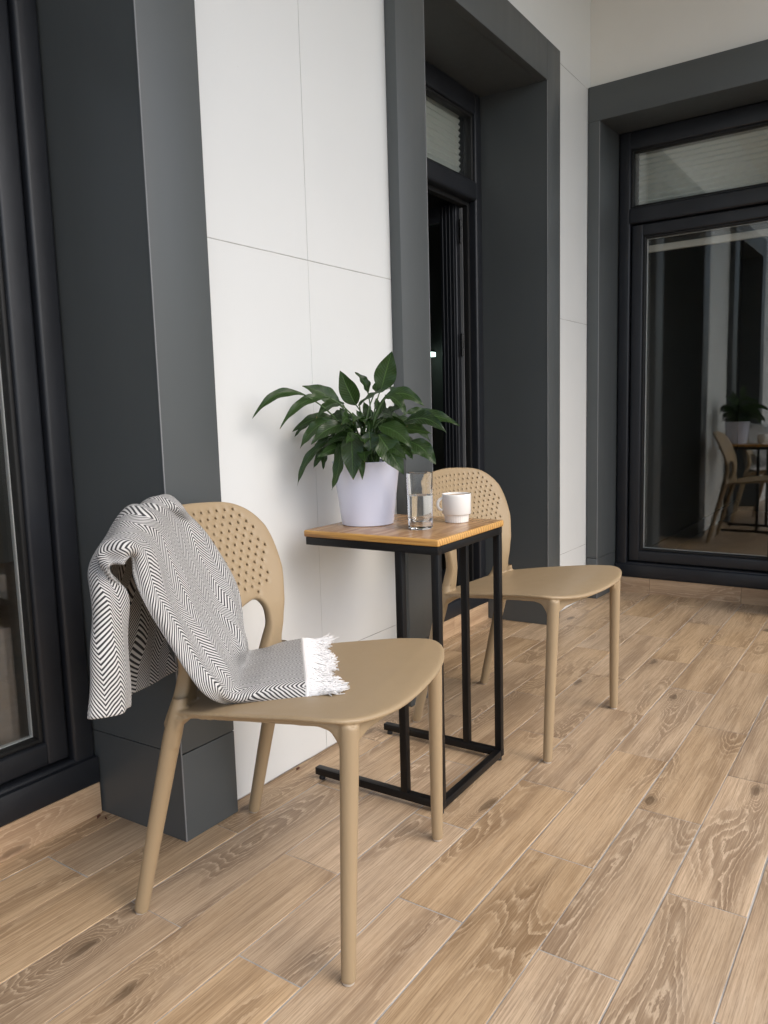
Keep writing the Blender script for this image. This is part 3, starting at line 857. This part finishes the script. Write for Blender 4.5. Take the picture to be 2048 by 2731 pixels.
# ------------------------------------------------------------------ throw (local to the first chair's frame, placed as its own thing)
NET = [[[-0.1161, 0.1064, 0.4475], [-0.1024, 0.0996, 0.46], [-0.0857, 0.0896, 0.47], [0.0143, 0.0314, 0.4657], [0.1242, -0.0319, 0.459], [0.2136, -0.0827, 0.4504]], [[-0.1277, 0.0619, 0.4428], [-0.1253, 0.0629, 0.4587], [-0.1042, 0.0521, 0.4685], [-0.013, 0.0032, 0.4652], [0.1071, -0.0602, 0.4563], [0.1964, -0.1072, 0.4477]], [[-0.1416, 0.0257, 0.4391], [-0.1436, 0.0279, 0.4575], [-0.1248, 0.0211, 0.4676], [-0.0365, -0.024, 0.4629], [0.0755, -0.0795, 0.4547], [0.1696, -0.1257, 0.4475]], [[-0.1547, -0.0352, 0.4343], [-0.1762, -0.0161, 0.4582], [-0.1477, -0.0281, 0.4627], [-0.0666, -0.0694, 0.4578], [0.021, -0.1134, 0.4532], [0.1039, -0.1548, 0.4492]], [[-0.225, -0.0303, 0.4739], [-0.2212, -0.0203, 0.496], [-0.1659, -0.04, 0.5009], [-0.1095, -0.0601, 0.5045], [-0.0478, -0.0804, 0.5069], [0.0084, -0.1003, 0.5087]], [[-0.245, -0.0604, 0.5238], [-0.2302, -0.0502, 0.538], [-0.1669, -0.07, 0.5415], [-0.1028, -0.0854, 0.5437], [-0.0386, -0.1003, 0.544], [0.0337, -0.1203, 0.5393]], [[-0.2599, -0.0925, 0.5907], [-0.2392, -0.0838, 0.596], [-0.1768, -0.0997, 0.5921], [-0.1055, -0.1199, 0.5883], [-0.0192, -0.138, 0.5859], [0.0582, -0.1444, 0.5893]], [[-0.2808, -0.112, 0.6511], [-0.2563, -0.1027, 0.6533], [-0.1862, -0.1205, 0.6498], [-0.0981, -0.1481, 0.6434], [-0.0145, -0.1609, 0.6405], [0.0604, -0.1641, 0.6357]], [[-0.284, -0.1286, 0.7011], [-0.2608, -0.1194, 0.7036], [-0.2006, -0.1347, 0.7048], [-0.1122, -0.1687, 0.705], [-0.0377, -0.1878, 0.7104], [0.0314, -0.1979, 0.7099]], [[-0.2796, -0.1363, 0.731], [-0.2641, -0.13, 0.7404], [-0.2168, -0.1434, 0.7489], [-0.1292, -0.1829, 0.7552], [-0.0545, -0.2068, 0.7611], [0.0058, -0.2176, 0.7542]], [[-0.3145, -0.1202, 0.7291], [-0.2995, -0.1305, 0.7595], [-0.2394, -0.1602, 0.7756], [-0.1782, -0.1801, 0.7923], [-0.1241, -0.1904, 0.8027], [-0.0502, -0.2051, 0.7906]], [[-0.3231, -0.1405, 0.7297], [-0.3063, -0.1655, 0.7541], [-0.2398, -0.195, 0.7794], [-0.1727, -0.2251, 0.8034], [-0.1037, -0.2352, 0.8114], [-0.0502, -0.2356, 0.807]], [[-0.3223, -0.1455, 0.7177], [-0.3168, -0.1706, 0.7284], [-0.2805, -0.2102, 0.7332], [-0.1818, -0.265, 0.7496], [-0.0816, -0.2854, 0.7643], [-0.0111, -0.2853, 0.7627]], [[-0.2855, -0.1504, 0.6703], [-0.3245, -0.1553, 0.6853], [-0.3045, -0.2052, 0.6845], [-0.1801, -0.2752, 0.6535], [-0.0945, -0.2854, 0.6345], [-0.0312, -0.2803, 0.6212]], [[-0.2816, -0.1505, 0.6122], [-0.3319, -0.1502, 0.6236], [-0.3215, -0.2002, 0.6141], [-0.1831, -0.2805, 0.5645], [-0.1042, -0.2801, 0.5431], [-0.0468, -0.2653, 0.5287]], [[-0.2827, -0.1502, 0.5376], [-0.3433, -0.145, 0.5508], [-0.3426, -0.1903, 0.5525], [-0.1909, -0.2802, 0.4915], [-0.1112, -0.2701, 0.4789], [-0.0522, -0.2501, 0.4828]], [[-0.2868, -0.1506, 0.4624], [-0.3421, -0.1405, 0.4689], [-0.3679, -0.1804, 0.4677], [-0.2036, -0.2752, 0.4207], [-0.1218, -0.2605, 0.4305], [-0.0403, -0.2402, 0.4417]]]
def throw():
    t = thing('throw_blanket', 'black and white herringbone throw with white fringe draped over the near chair', 'blanket', (1.133, -.345, 0), R(12.1))
    A = np.array(NET)                                # rows along the cloth, columns across it
    A = A * np.array([1, -1, 1])
    mr, mc = 10, 12
    A = np.stack([catmull(A[:, j], mr) for j in range(A.shape[1])], 1)
    A = np.stack([catmull(A[i], mc) for i in range(A.shape[0])], 0)
    nr, nc = A.shape[:2]
    W = .40
    dl = np.linalg.norm(np.diff(A, axis=0), axis=2)
    Vc = np.vstack([np.zeros((1, nc)), np.cumsum(dl, axis=0)])
    Vm = Vc.mean(1, keepdims=True); Vv = .5 * Vc + .5 * Vm
    Uc = np.hstack([np.zeros((nr, 1)), np.cumsum(np.linalg.norm(np.diff(A, axis=1), axis=2), axis=1)])
    k_ = np.hanning(17); k_ /= k_.sum()
    Up = np.vstack([np.repeat(Uc[:1], 8, 0), Uc, np.repeat(Uc[-1:], 8, 0)])
    Uc = np.stack([np.convolve(Up[:, j], k_, 'valid') for j in range(nc)], 1)
    # soft folds
    dr = np.gradient(A, axis=0); dc = np.gradient(A, axis=1)
    Nn = np.cross(dr, dc); Nn /= np.linalg.norm(Nn, axis=2)[..., None] + 1e-9
    uu = np.linspace(0, 1, nc)[None, :]; s = Vm
    fold = .0042 * np.sin(uu * 17 + 2.2 * np.sin(s * 9) + s * 6) + .0022 * np.sin(uu * 31 - s * 14 + 1.3) + .0016 * np.sin(s * 46 + uu * 9)
    damp = np.clip((s - .05) / .15, 0, 1)
    A = A + Nn * (fold * damp)[..., None]
    bm = bmesh.new(); uvl = bm.loops.layers.uv.new('UVMap')
    g = [[bm.verts.new(A[i, j]) for j in range(nc)] for i in range(nr)]
    for i in range(nr - 1):
        for j in range(nc - 1):
            f = bm.faces.new((g[i][j], g[i][j + 1], g[i + 1][j + 1], g[i + 1][j]))
            for lp, (a, b) in zip(f.loops, ((i, j), (i, j + 1), (i + 1, j + 1), (i + 1, j))):
                lp[uvl].uv = (Uc[a, b], Vv[a, b])
    o = obj('cloth', bm, M['wool'], t, angle=180)
    m = o.modifiers.new('thickness', 'SOLIDIFY'); m.thickness = .007; m.offset = 0
    m = o.modifiers.new('soft', 'SUBSURF'); m.levels = 1; m.render_levels = 1
    # fringe: knotted band and loose yarns on the front edge
    b = bmesh.new()
    edge = A[0]; inn = A[4]
    band = [(p + (p - q) * .12) for p, q in zip(edge, inn)]
    tube(b, [tuple(p + np.array([0, 0, .0005])) for p in edge], .0042, 8)
    n = 900
    for k in range(n):
        x = rng.random() * (nc - 1); i = int(x); f = x - i
        p = edge[i] * (1 - f) + edge[min(i + 1, nc - 1)] * f
        d = (edge[i] - inn[i]); d = d / np.linalg.norm(d); d[2] = 0
        side = np.array([-d[1], d[0], 0])
        L = .056 * (1 + .11 * rng.normal()) * (1 + .12 * math.sin(x * .35)); sp = rng.normal() * .17 + .10 * math.sin(x * .5)
        z0 = p[2] + .003 * rng.random()
        q = p.copy(); pts = [q.copy()]; ph = rng.random() * 6.3
        for m_ in range(1, 7):
            a = m_ / 6
            q = p + d * L * a + side * (sp * L * a * a + .0022 * math.sin(ph + a * 9))
            floor_ = zs(q[0], -q[1]) + .0065 + .007 * rng.random()
            zt = z0 - (z0 - floor_) * min(1, a * 1.5) ** 1.3 + .0016 * math.sin(ph * 2 + a * 8)
            q[2] = max(zt, zs(q[0], -q[1]) + .006)
            pts.append(q.copy())
        tube(b, pts, [.0012, .0011, .0011, .0010, .0011, .0012, .0009], 5)
    obj('fringe', b, M['fringe'], t)
throw()

# ------------------------------------------------------------------ side table
def side_table():
    t = thing('side_table', 'slim black steel side table with wooden top between the two chairs', 'table', (1.686, -.280, 0), R(1.6))
    w, d, T, s = .366, .398, .677, .020
    b = bmesh.new(); box(b, -w / 2, w / 2, -d / 2, d / 2, T - .018, T, .0045, 3)
    for f in b.faces:
        if f.normal.z < .9: f.material_index = 1
    obj('tabletop', b, [M['table_top'], M['table_edge']], t)
    x0, x1, y0, y1 = -w / 2 + .004, w / 2 - .004, -d / 2 + .004, d / 2 - .004
    zt = T - .0185
    b = bmesh.new(); bv = .0016
    for x in (x0, x1 - s): box(b, x, x + s, y0, y1, zt - s, zt, bv, 2)
    for y in (y0, y1 - s): box(b, x0 + s - .001, x1 - s + .001, y, y + s - .0006, zt - s + .0004, zt - .0004, bv, 2)
    obj('top_frame', b, M['black_steel'], t)
    b = bmesh.new(); f0 = .012
    for x in (x0, x1 - s): box(b, x, x + s, y0, y1, f0, f0 + s, bv, 2)
    box(b, x0 + s - .001, x1 - s + .001, y0, y0 + s - .0006, f0 + .0004, f0 + s - .0004, bv, 2)
    obj('base_frame', b, M['black_steel'], t)
    for x in (x0, x1 - s):
        for y in (y0, y0 + .100):
            b = bmesh.new(); box(b, x + .0004, x + s - .0004, y + .0003, y + s - .0006, f0 + s - .001, zt - s + .001, bv, 2); obj('upright', b, M['black_steel'], t)
        for y in (y0 + .012, y1 - .016):
            b = bmesh.new(); tube(b, [(x + s / 2, y, .0), (x + s / 2, y, .006), (x + s / 2, y, f0 + .001)], [.0085, .0085, .005], 16); obj('levelling_foot', b, M['gasket'], t)
side_table()
TT = .6775

# ------------------------------------------------------------------ things on the table
def tumbler():
    t = thing('drinking_glass', 'clear faceted tall glass half full of water on the table', 'glass', (1.643, -.353, TT), R(20))
    Hh = .142
    def ring(b, r0, z, n=8, k=5, flat=.5):
        # rounded octagon
        out = []
        for i in range(n * k):
            a = 2 * math.pi * i / (n * k)
            sec = math.pi / n
            aa = (a + sec) % (2 * sec) - sec
            r = r0 * (flat * math.cos(sec * .72) / math.cos(aa) + (1 - flat)) if flat else r0
            out.append(b.verts.new((r * math.cos(a), r * math.sin(a), z)))
        return out
    def skin(b, rings, cap0=True, cap1=True):
        for A, B in zip(rings, rings[1:]):
            for i in range(len(A)): b.faces.new((A[i], A[(i + 1) % len(A)], B[(i + 1) % len(B)], B[i]))
        if cap0: b.faces.new(rings[0][::-1])
        if cap1: b.faces.new(rings[-1])
    b = bmesh.new()
    R0, R1 = .0312, .0332
    rg = [ring(b, R0 - .004, 0.0, flat=.9), ring(b, R0, .003, flat=.9), ring(b, R0 + .0006, .03, flat=.85), ring(b, R1 - .0004, .105, flat=.6), ring(b, R1, .128, flat=0), ring(b, R1 + .0001, Hh - .0008, flat=0), ring(b, R1 - .0008, Hh, flat=0),
          ring(b, R1 - .0019, Hh - .0010, flat=0), ring(b, R1 - .0021, .128, flat=0), ring(b, R1 - .0027, .105, flat=.6), ring(b, R0 - .0022, .038, flat=.95), ring(b, R0 - .0030, .028, flat=1), ring(b, R0 - .011, .0205, flat=.5)]
    skin(b, rg)
    bmesh.ops.recalc_face_normals(b, faces=b.faces)
    obj('glass_body', b, M['tumbler'], t, angle=28)
    b = bmesh.new()
    rg = [ring(b, R0 - .0108, .0200, flat=.5), ring(b, R0 - .0024, .0275, flat=1), ring(b, R0 - .0015, .038, flat=.95), ring(b, R0 - .0004, .085, flat=.68)]
    skin(b, rg)
    bmesh.ops.recalc_face_normals(b, faces=b.faces)
    obj('water', b, M['water'], t, angle=28)
tumbler()

def mug():
    t = thing('coffee_mug', 'white stacking mug of milky coffee with ribbed base on the table', 'mug', (1.789, -.376, TT), 0)
    b = bmesh.new(); seg = 128
    prof = [(0, .003), (.028, .003), (.0295, 0.0), (.0312, .0008), (.0328, .019), (.0335, .0205), (.0372, .0215), (.0385, .0235), (.0388, .070), (.0386, .0748), (.0378, .0757), (.0366, .0748), (.0358, .070), (.0350, .030), (.030, .024), (0, .0235)]
    lathe(b, prof, seg)
    for v in b.verts:
        if .0005 < v.co.z < .0198 and math.hypot(v.co.x, v.co.y) > .0305:
            a = math.atan2(v.co.y, v.co.x); r = math.hypot(v.co.x, v.co.y)
            k = 1 + .022 * (abs(math.sin(a * 16)) - .5)
            v.co.x *= k; v.co.y *= k
    obj('mug_body', b, M['ceramic'], t, angle=40)
    a = math.atan2(.82, -.57) + .12
    b = bmesh.new(); pts = []
    for k in range(25):
        th = R(-112) + R(224) * k / 24
        rr, zz = .0365 + .013 * math.cos(th) + .0015, .048 + .0155 * math.sin(th)
        pts.append((rr * math.cos(a), rr * math.sin(a), zz))
    tube(b, pts, .0038, 14); obj('handle', b, M['ceramic'], t)
    b = bmesh.new(); lathe(b, [(0, .0705), (.02, .0705), (.0355, .0706), (.0357, .070), (.0357, .066)], 64); obj('coffee', b, M['coffee'], t)
mug()

CAM_POS = np.array([0, -1.38, .96])       # camera position; the leaf faces are turned towards it
def plant():
    t = thing('potted_plant', 'peace lily with glossy dark green leaves in a smooth white pot on the table', 'plant', (1.665, -.172, TT))
    b = bmesh.new()
    prof = [(0, .002), (.064, .002), (.0668, 0), (.0692, .0015), (.0700, .006), (.0895, .164), (.0912, .166), (.0915, .1685), (.0900, .1695), (.0880, .1685), (.0860, .160), (.075, .09), (0, .085)]
    lathe(b, prof, 96); obj('pot', b, M['pot'], t, angle=40)
    b = bmesh.new(); lathe(b, [(0, .158), (.03, .159), (.06, .156), (.0855, .153), (.0855, .14)], 48)
    for v in b.verts: v.co.z += .004 * math.sin(v.co.x * 210) * math.cos(v.co.y * 190)
    obj('soil', b, M['soil'], t)
    # blade base, blade tip (metres from the pot's foot), half width, roll, rise of the arch, faces out / up
    Lf = [
     ((0.0421, -0.0258, 0.3543), (0.0518, -0.0575, 0.4549), 0.0310, 0.1, 0.0000, 'f'),
     ((0.0031, 0.0308, 0.3160), (-0.0351, 0.0509, 0.4081), 0.0271, -0.25, 0.0023, 'f'),
     ((0.0466, 0.0204, 0.3485), (0.0116, 0.0360, 0.4043), 0.0164, 0.7, 0.0116, 'f'),
     ((-0.1870, 0.0423, 0.3420), (-0.3038, 0.1147, 0.2887), 0.0132, 0.05, 0.0290, 'u'),
     ((-0.1181, 0.0127, 0.3359), (-0.2406, 0.0848, 0.2615), 0.0139, 0.1, 0.0271, 'u'),
     ((-0.0369, 0.0535, 0.3169), (-0.1075, 0.1207, 0.3698), 0.0232, 0.1, 0.0085, 'u'),
     ((-0.0779, 0.0073, 0.3212), (-0.1502, 0.0417, 0.2862), 0.0178, 0.4, 0.0132, 'u'),
     ((-0.0599, 0.0516, 0.2830), (-0.1485, 0.1273, 0.2508), 0.0163, 0.1, 0.0155, 'u'),
     ((-0.1035, 0.0268, 0.2814), (-0.1754, 0.0782, 0.2099), 0.0178, 0.2, 0.0132, 'u'),
     ((-0.0986, -0.0155, 0.2677), (-0.1826, 0.0359, 0.2203), 0.0201, 0.1, 0.0132, 'u'),
     ((-0.1110, 0.0376, 0.2264), (-0.1741, 0.0939, 0.1128), 0.0116, 0.2, 0.0178, 'u'),
     ((-0.0925, 0.0460, 0.2088), (-0.1341, 0.0711, 0.1567), 0.0128, 0.1, 0.0070, 'u'),
     ((-0.1200, -0.0021, 0.2192), (-0.1553, -0.0038, 0.1047), 0.0163, 0.5, -0.0139, 'u'),
     ((-0.1167, -0.0421, 0.2479), (-0.1202, -0.0458, 0.1284), 0.0294, 0.05, -0.0031, 'f'),
     ((-0.0916, -0.0786, 0.2492), (-0.0933, -0.0849, 0.1936), 0.0236, 0, 0.0023, 'f'),
     ((-0.0624, -0.0857, 0.2409), (-0.0563, -0.1562, 0.1402), 0.0325, -0.1, 0.0101, 'f'),
     ((-0.0875, -0.0492, 0.1939), (-0.0911, -0.0528, 0.1261), 0.0097, 0, 0.0015, 'f'),
     ((-0.0457, -0.0747, 0.2617), (-0.0305, -0.1672, 0.2039), 0.0267, -0.2, 0.0132, 'u'),
     ((0.0146, -0.1269, 0.2203), (0.0285, -0.1998, 0.1586), 0.0248, -0.2, 0.0101, 'u'),
     ((0.0079, -0.1171, 0.2671), (0.0363, -0.2288, 0.2383), 0.0217, -0.15, 0.0240, 'u'),
     ((0.0648, -0.0940, 0.2777), (0.1259, -0.2178, 0.2543), 0.0190, -0.2, 0.0178, 'u'),
     ((0.0451, -0.0301, 0.3331), (0.0913, -0.1324, 0.3061), 0.0201, -0.1, 0.0240, 'u'),
     ((-0.0339, -0.0037, 0.3132), (0.0078, -0.0817, 0.3571), 0.0163, -0.9, 0.0070, 'u'),
     ((-0.0185, -0.0788, 0.3403), (-0.0213, -0.1453, 0.2825), 0.0166, -0.4, 0.0139, 'u'),
     ((0.0671, 0.0084, 0.3521), (0.0769, 0.0119, 0.3796), 0.0116, 0, 0.0015, 'f'),
     ((0.0977, -0.0183, 0.3494), (0.1329, -0.0166, 0.3597), 0.0116, 0.2, 0.0039, 'u'),
     ((0.0813, -0.0827, 0.2584), (0.1143, -0.1306, 0.2162), 0.0143, -0.1, 0.0101, 'u'),
     ((0.0049, -0.1127, 0.2040), (0.0039, -0.1466, 0.1715), 0.0104, -0.2, 0.0039, 'u'),
     ((0.1048, -0.0639, 0.2932), (0.1643, -0.1150, 0.2892), 0.0116, 0.1, 0.0054, 'u'),
     ((0.0323, 0.0060, 0.2649), (0.0477, 0.0365, 0.3277), 0.0147, 0.3, 0.0031, 'f'),
     ((-0.0039, 0.0762, 0.2709), (-0.0195, 0.1340, 0.2723), 0.0166, 0.1, 0.0093, 'u'),
     ((-0.0069, 0.0453, 0.2511), (-0.0133, 0.0721, 0.3116), 0.0186, 0.4, 0.0054, 'f'),
     ((0.0455, -0.0131, 0.2604), (0.0719, -0.0162, 0.3298), 0.0178, -0.3, 0.0039, 'f'),
     ((0.0481, -0.0346, 0.2484), (0.1007, -0.0755, 0.2794), 0.0186, -0.1, 0.0101, 'u'),
     ((-0.0252, -0.0163, 0.2584), (-0.0533, -0.0107, 0.3039), 0.0135, 0.5, 0.0062, 'f'),
     ((0.0135, -0.0548, 0.2794), (0.0336, -0.1016, 0.3118), 0.0163, -0.6, 0.0070, 'u'),
     ((-0.0149, 0.0745, 0.2284), (-0.0196, 0.1165, 0.2131), 0.0147, 0.1, 0.0077, 'u'),
     ((0.0649, -0.0413, 0.2245), (0.1190, -0.0669, 0.2261), 0.0163, -0.1, 0.0077, 'u'),
     ((-0.0367, -0.0348, 0.2808), (-0.0648, -0.0646, 0.2331), 0.0116, 0.1, 0.0093, 'u'),
     ((-0.0754, 0.0036, 0.2340), (-0.1131, 0.0231, 0.1949), 0.0155, 0.2, 0.0093, 'u'),
     ((-0.0264, -0.0851, 0.2315), (-0.0308, -0.1315, 0.1948), 0.0147, -0.2, 0.0085, 'u'),
     ((-0.0703, -0.0390, 0.2335), (-0.1035, -0.0260, 0.2093), 0.0135, 0.2, 0.0070, 'u'),
     ((-0.0581, 0.1019, 0.2841), (-0.1074, 0.1557, 0.2364), 0.0097, 0.2, 0.0101, 'u'),
     ((-0.0382, 0.0906, 0.2333), (-0.0725, 0.1227, 0.1807), 0.0116, 0.1, 0.0085, 'u'),
     ((0.0930, -0.0468, 0.2469), (0.1460, -0.0884, 0.2606), 0.0155, 0.1, 0.0085, 'u'),
     ((0.0625, -0.0025, 0.2953), (0.0832, 0.0203, 0.3351), 0.0128, 0.4, 0.0031, 'f'),
     ((-0.0744, 0.0727, 0.2079), (-0.0966, 0.0696, 0.1503), 0.0097, 0.3, 0.0039, 'u'),
    ]
    # younger leaves filling the heart of the plant
    for k in range(64):
        an = rng.random() * 2 * math.pi; el = R(rng.uniform(2, 66)); r0 = rng.uniform(.04, .10); ln = rng.uniform(.075, .135)
        dr = np.array([math.cos(an) * math.cos(el), math.sin(an) * math.cos(el), math.sin(el)])
        A_ = np.array([0, 0, .175]) + dr * r0 + np.array([0, 0, rng.uniform(0, .05)])
        B_ = A_ + (dr * np.array([1, 1, .35]) - np.array([0, 0, .25])) * ln
        if B_[1] > .140: continue
        Lf.append((tuple(A_), tuple(B_), rng.uniform(.012, .021), rng.normal() * .3, rng.uniform(.006, .016), 'u'))
    bl = bmesh.new(); uvl = bl.loops.layers.uv.new('UVMap'); cl = bl.loops.layers.float_color.new('rnd')
    bs = bmesh.new()
    ns, nw = 16, 8
    for (a, c, wpx, roll, arch, mode) in Lf:
        A, B = np.array(a), np.array(c)
        ax = B - A; Ln = np.linalg.norm(ax); ad = ax / Ln
        # which way the upper face looks: towards the camera for 'f', mostly up for 'u'
        toc = CAM_POS - (np.array([1.665, -.172, TT]) + (A + B) / 2); toc /= np.linalg.norm(toc)
        nrm = toc * .95 + np.array([0, 0, .15]) if mode == 'f' else toc * 1.0 + np.array([0, 0, .42])
        nrm = nrm - ad * (nrm @ ad); nrm /= np.linalg.norm(nrm)
        sd = np.cross(ad, nrm); cr, sr = math.cos(roll), math.sin(roll)
        nrm, sd = nrm * cr + sd * sr, sd * cr - nrm * sr
        w = wpx * .96
        upv = np.array([0, 0, 1.0]) - ad * ad[2]
        upn = np.linalg.norm(upv); lift = upv / upn if (mode == 'u' and upn > .2) else nrm
        hgt = arch
        rc = (float(rng.random()), float(rng.random()), 0, 1)
        phs = rng.random() * 6
        grid_ = []
        for i in range(ns + 1):
            s = i / ns
            prof = (math.sin(math.pi * min(1, s ** .76)) ** .92) * (1 - .18 * s) * 1.08 if 0 < s < 1 else 0.0
            prof = max(prof, .03 if s < .5 else .012)
            mid = A + ax * s + lift * hgt * 4 * s * (1 - s) * (1.15 - .3 * s)
            curl = .22
            rowv = []
            for j in range(nw + 1):
                q = j / nw * 2 - 1
                ruff = .0022 * math.sin(s * 19 + phs) * q * abs(q)
                p = mid + sd * (q * w * prof) + nrm * (w * prof * curl * (abs(q) ** 1.4 - .3) + ruff)
                rowv.append((bl.verts.new(p), q, s))
            grid_.append(rowv)
        for i in range(ns):
            for j in range(nw):
                quad = (grid_[i][j], grid_[i][j + 1], grid_[i + 1][j + 1], grid_[i + 1][j])
                f = bl.faces.new([k[0] for k in quad])
                for lp, k in zip(f.loops, quad): lp[uvl].uv = (k[1], k[2]); lp[cl] = rc
        # petiole from the soil to the blade
        hx, hy = rng.normal(0, .016, 2)
        root = np.array([hx, hy, .155]) + A * np.array([.10, .10, 0])
        k1 = root + np.array([0, 0, max(.03, (A[2] - root[2]) * .75)]) + (A - root) * np.array([.25, .25, 0])
        if A[2] < .25: k1 = root * .5 + A * .5 + np.array([0, 0, .055])
        pts = []
        st = A + ax * .06 + lift * hgt * 4 * .06 * .94 * 1.13
        for k in range(9):
            s = k / 8
            pts.append(tuple((1 - s) ** 2 * root + 2 * s * (1 - s) * k1 + s * s * st))
        tube(bs, pts, [.0028 - .0012 * k / 8 for k in range(9)], 7)
    o = obj('foliage', bl, M['leaf'], t, angle=180)
    obj('stems', bs, M['stem'], t)
plant()

# ------------------------------------------------------------------ small things on the floor
def petal(label, x, y, rz, s=1):
    b = bmesh.new()
    pts = [(-.007 * s, 0, .002), (-.002 * s, .001, .004), (.003 * s, 0, .0045), (.008 * s, -.001, .002)]
    tube(b, pts, [.0008, .0026 * s, .0024 * s, .0006], 8)
    o = obj('dry_petal', b, M['debris']); o.location = (x, y, -.001); o.rotation_euler = (0, 0, rz)
    tag(o, label, 'petal', 'dry petals on the floor')
petal('larger dry brown petal at the foot of the grey base tile', 1.062, .238, .5, 1.1)
petal('smaller dry brown petal at the foot of the grey base tile', 1.066, .215, 1.4, .7)
petal('dry reddish petal at the foot of the white wall under the table', 1.518, -.014, .2, 1.1)

# ------------------------------------------------------------------ light, sky, camera
w = bpy.data.worlds.new('World'); scene.world = w; w.use_nodes = True
nt = w.node_tree; bg = nt.nodes['Background']
sky = N(nt, 'ShaderNodeTexSky', sky_type='NISHITA'); sky.sun_disc = False
SUN_EL, SUN_AZ = 34.0, 205.0
sky.sun_elevation = R(SUN_EL); sky.altitude = 100; sky.air_density = 1.0; sky.dust_density = 3.0
hsv = N(nt, 'ShaderNodeHueSaturation'); hsv.inputs['Saturation'].default_value = .85
nt.links.new(sky.outputs[0], hsv.inputs['Color']); nt.links.new(hsv.outputs[0], bg.inputs[0])
bg.inputs[1].default_value = .15
sd = Vector((-.04, -.70, .72)).normalized()      # direction towards the light
sky.sun_elevation = math.asin(sd.z); sky.sun_rotation = math.atan2(sd.x, sd.y)
sl = bpy.data.lights.new('sun', 'SUN'); sl.energy = .42; sl.angle = R(50); sl.color = (1, .99, .975)
so = bpy.data.objects.new('sun', sl); link(so); so.rotation_euler = sd.to_track_quat('Z', 'Y').to_euler()

cam = bpy.data.cameras.new('camera'); co = bpy.data.objects.new('camera', cam); link(co)
r_ = Vector((0.56744522, -0.8229477, -0.02762258)); u_ = Vector((0.11706371, 0.04742206, 0.99199155)); f_ = Vector((0.81504725, 0.56613446, -0.12324673))
mw = Matrix.Identity(4)
for k in range(3): mw[k][0] = r_[k]; mw[k][1] = u_[k]; mw[k][2] = -f_[k]
mw.translation = Vector((0, -1.38215, .9625)); co.matrix_world = mw
cam.sensor_fit = 'VERTICAL'; cam.sensor_height = 36; cam.lens = 2053.13 / 2731 * 36
cam.clip_start = .05; cam.clip_end = 6000
scene.camera = co
scene.render.resolution_x, scene.render.resolution_y = 768, 1024
vs = scene.view_settings
vs.view_transform = 'Standard'; vs.look = 'None'; vs.exposure = 0.95; vs.gamma = 1; vs.use_curve_mapping = False
scene.cycles.max_bounces = 20; scene.cycles.transparent_max_bounces = 16; scene.cycles.transmission_bounces = 18; scene.cycles.diffuse_bounces = 5
scene.cycles.caustics_refractive = False; scene.cycles.caustics_reflective = False
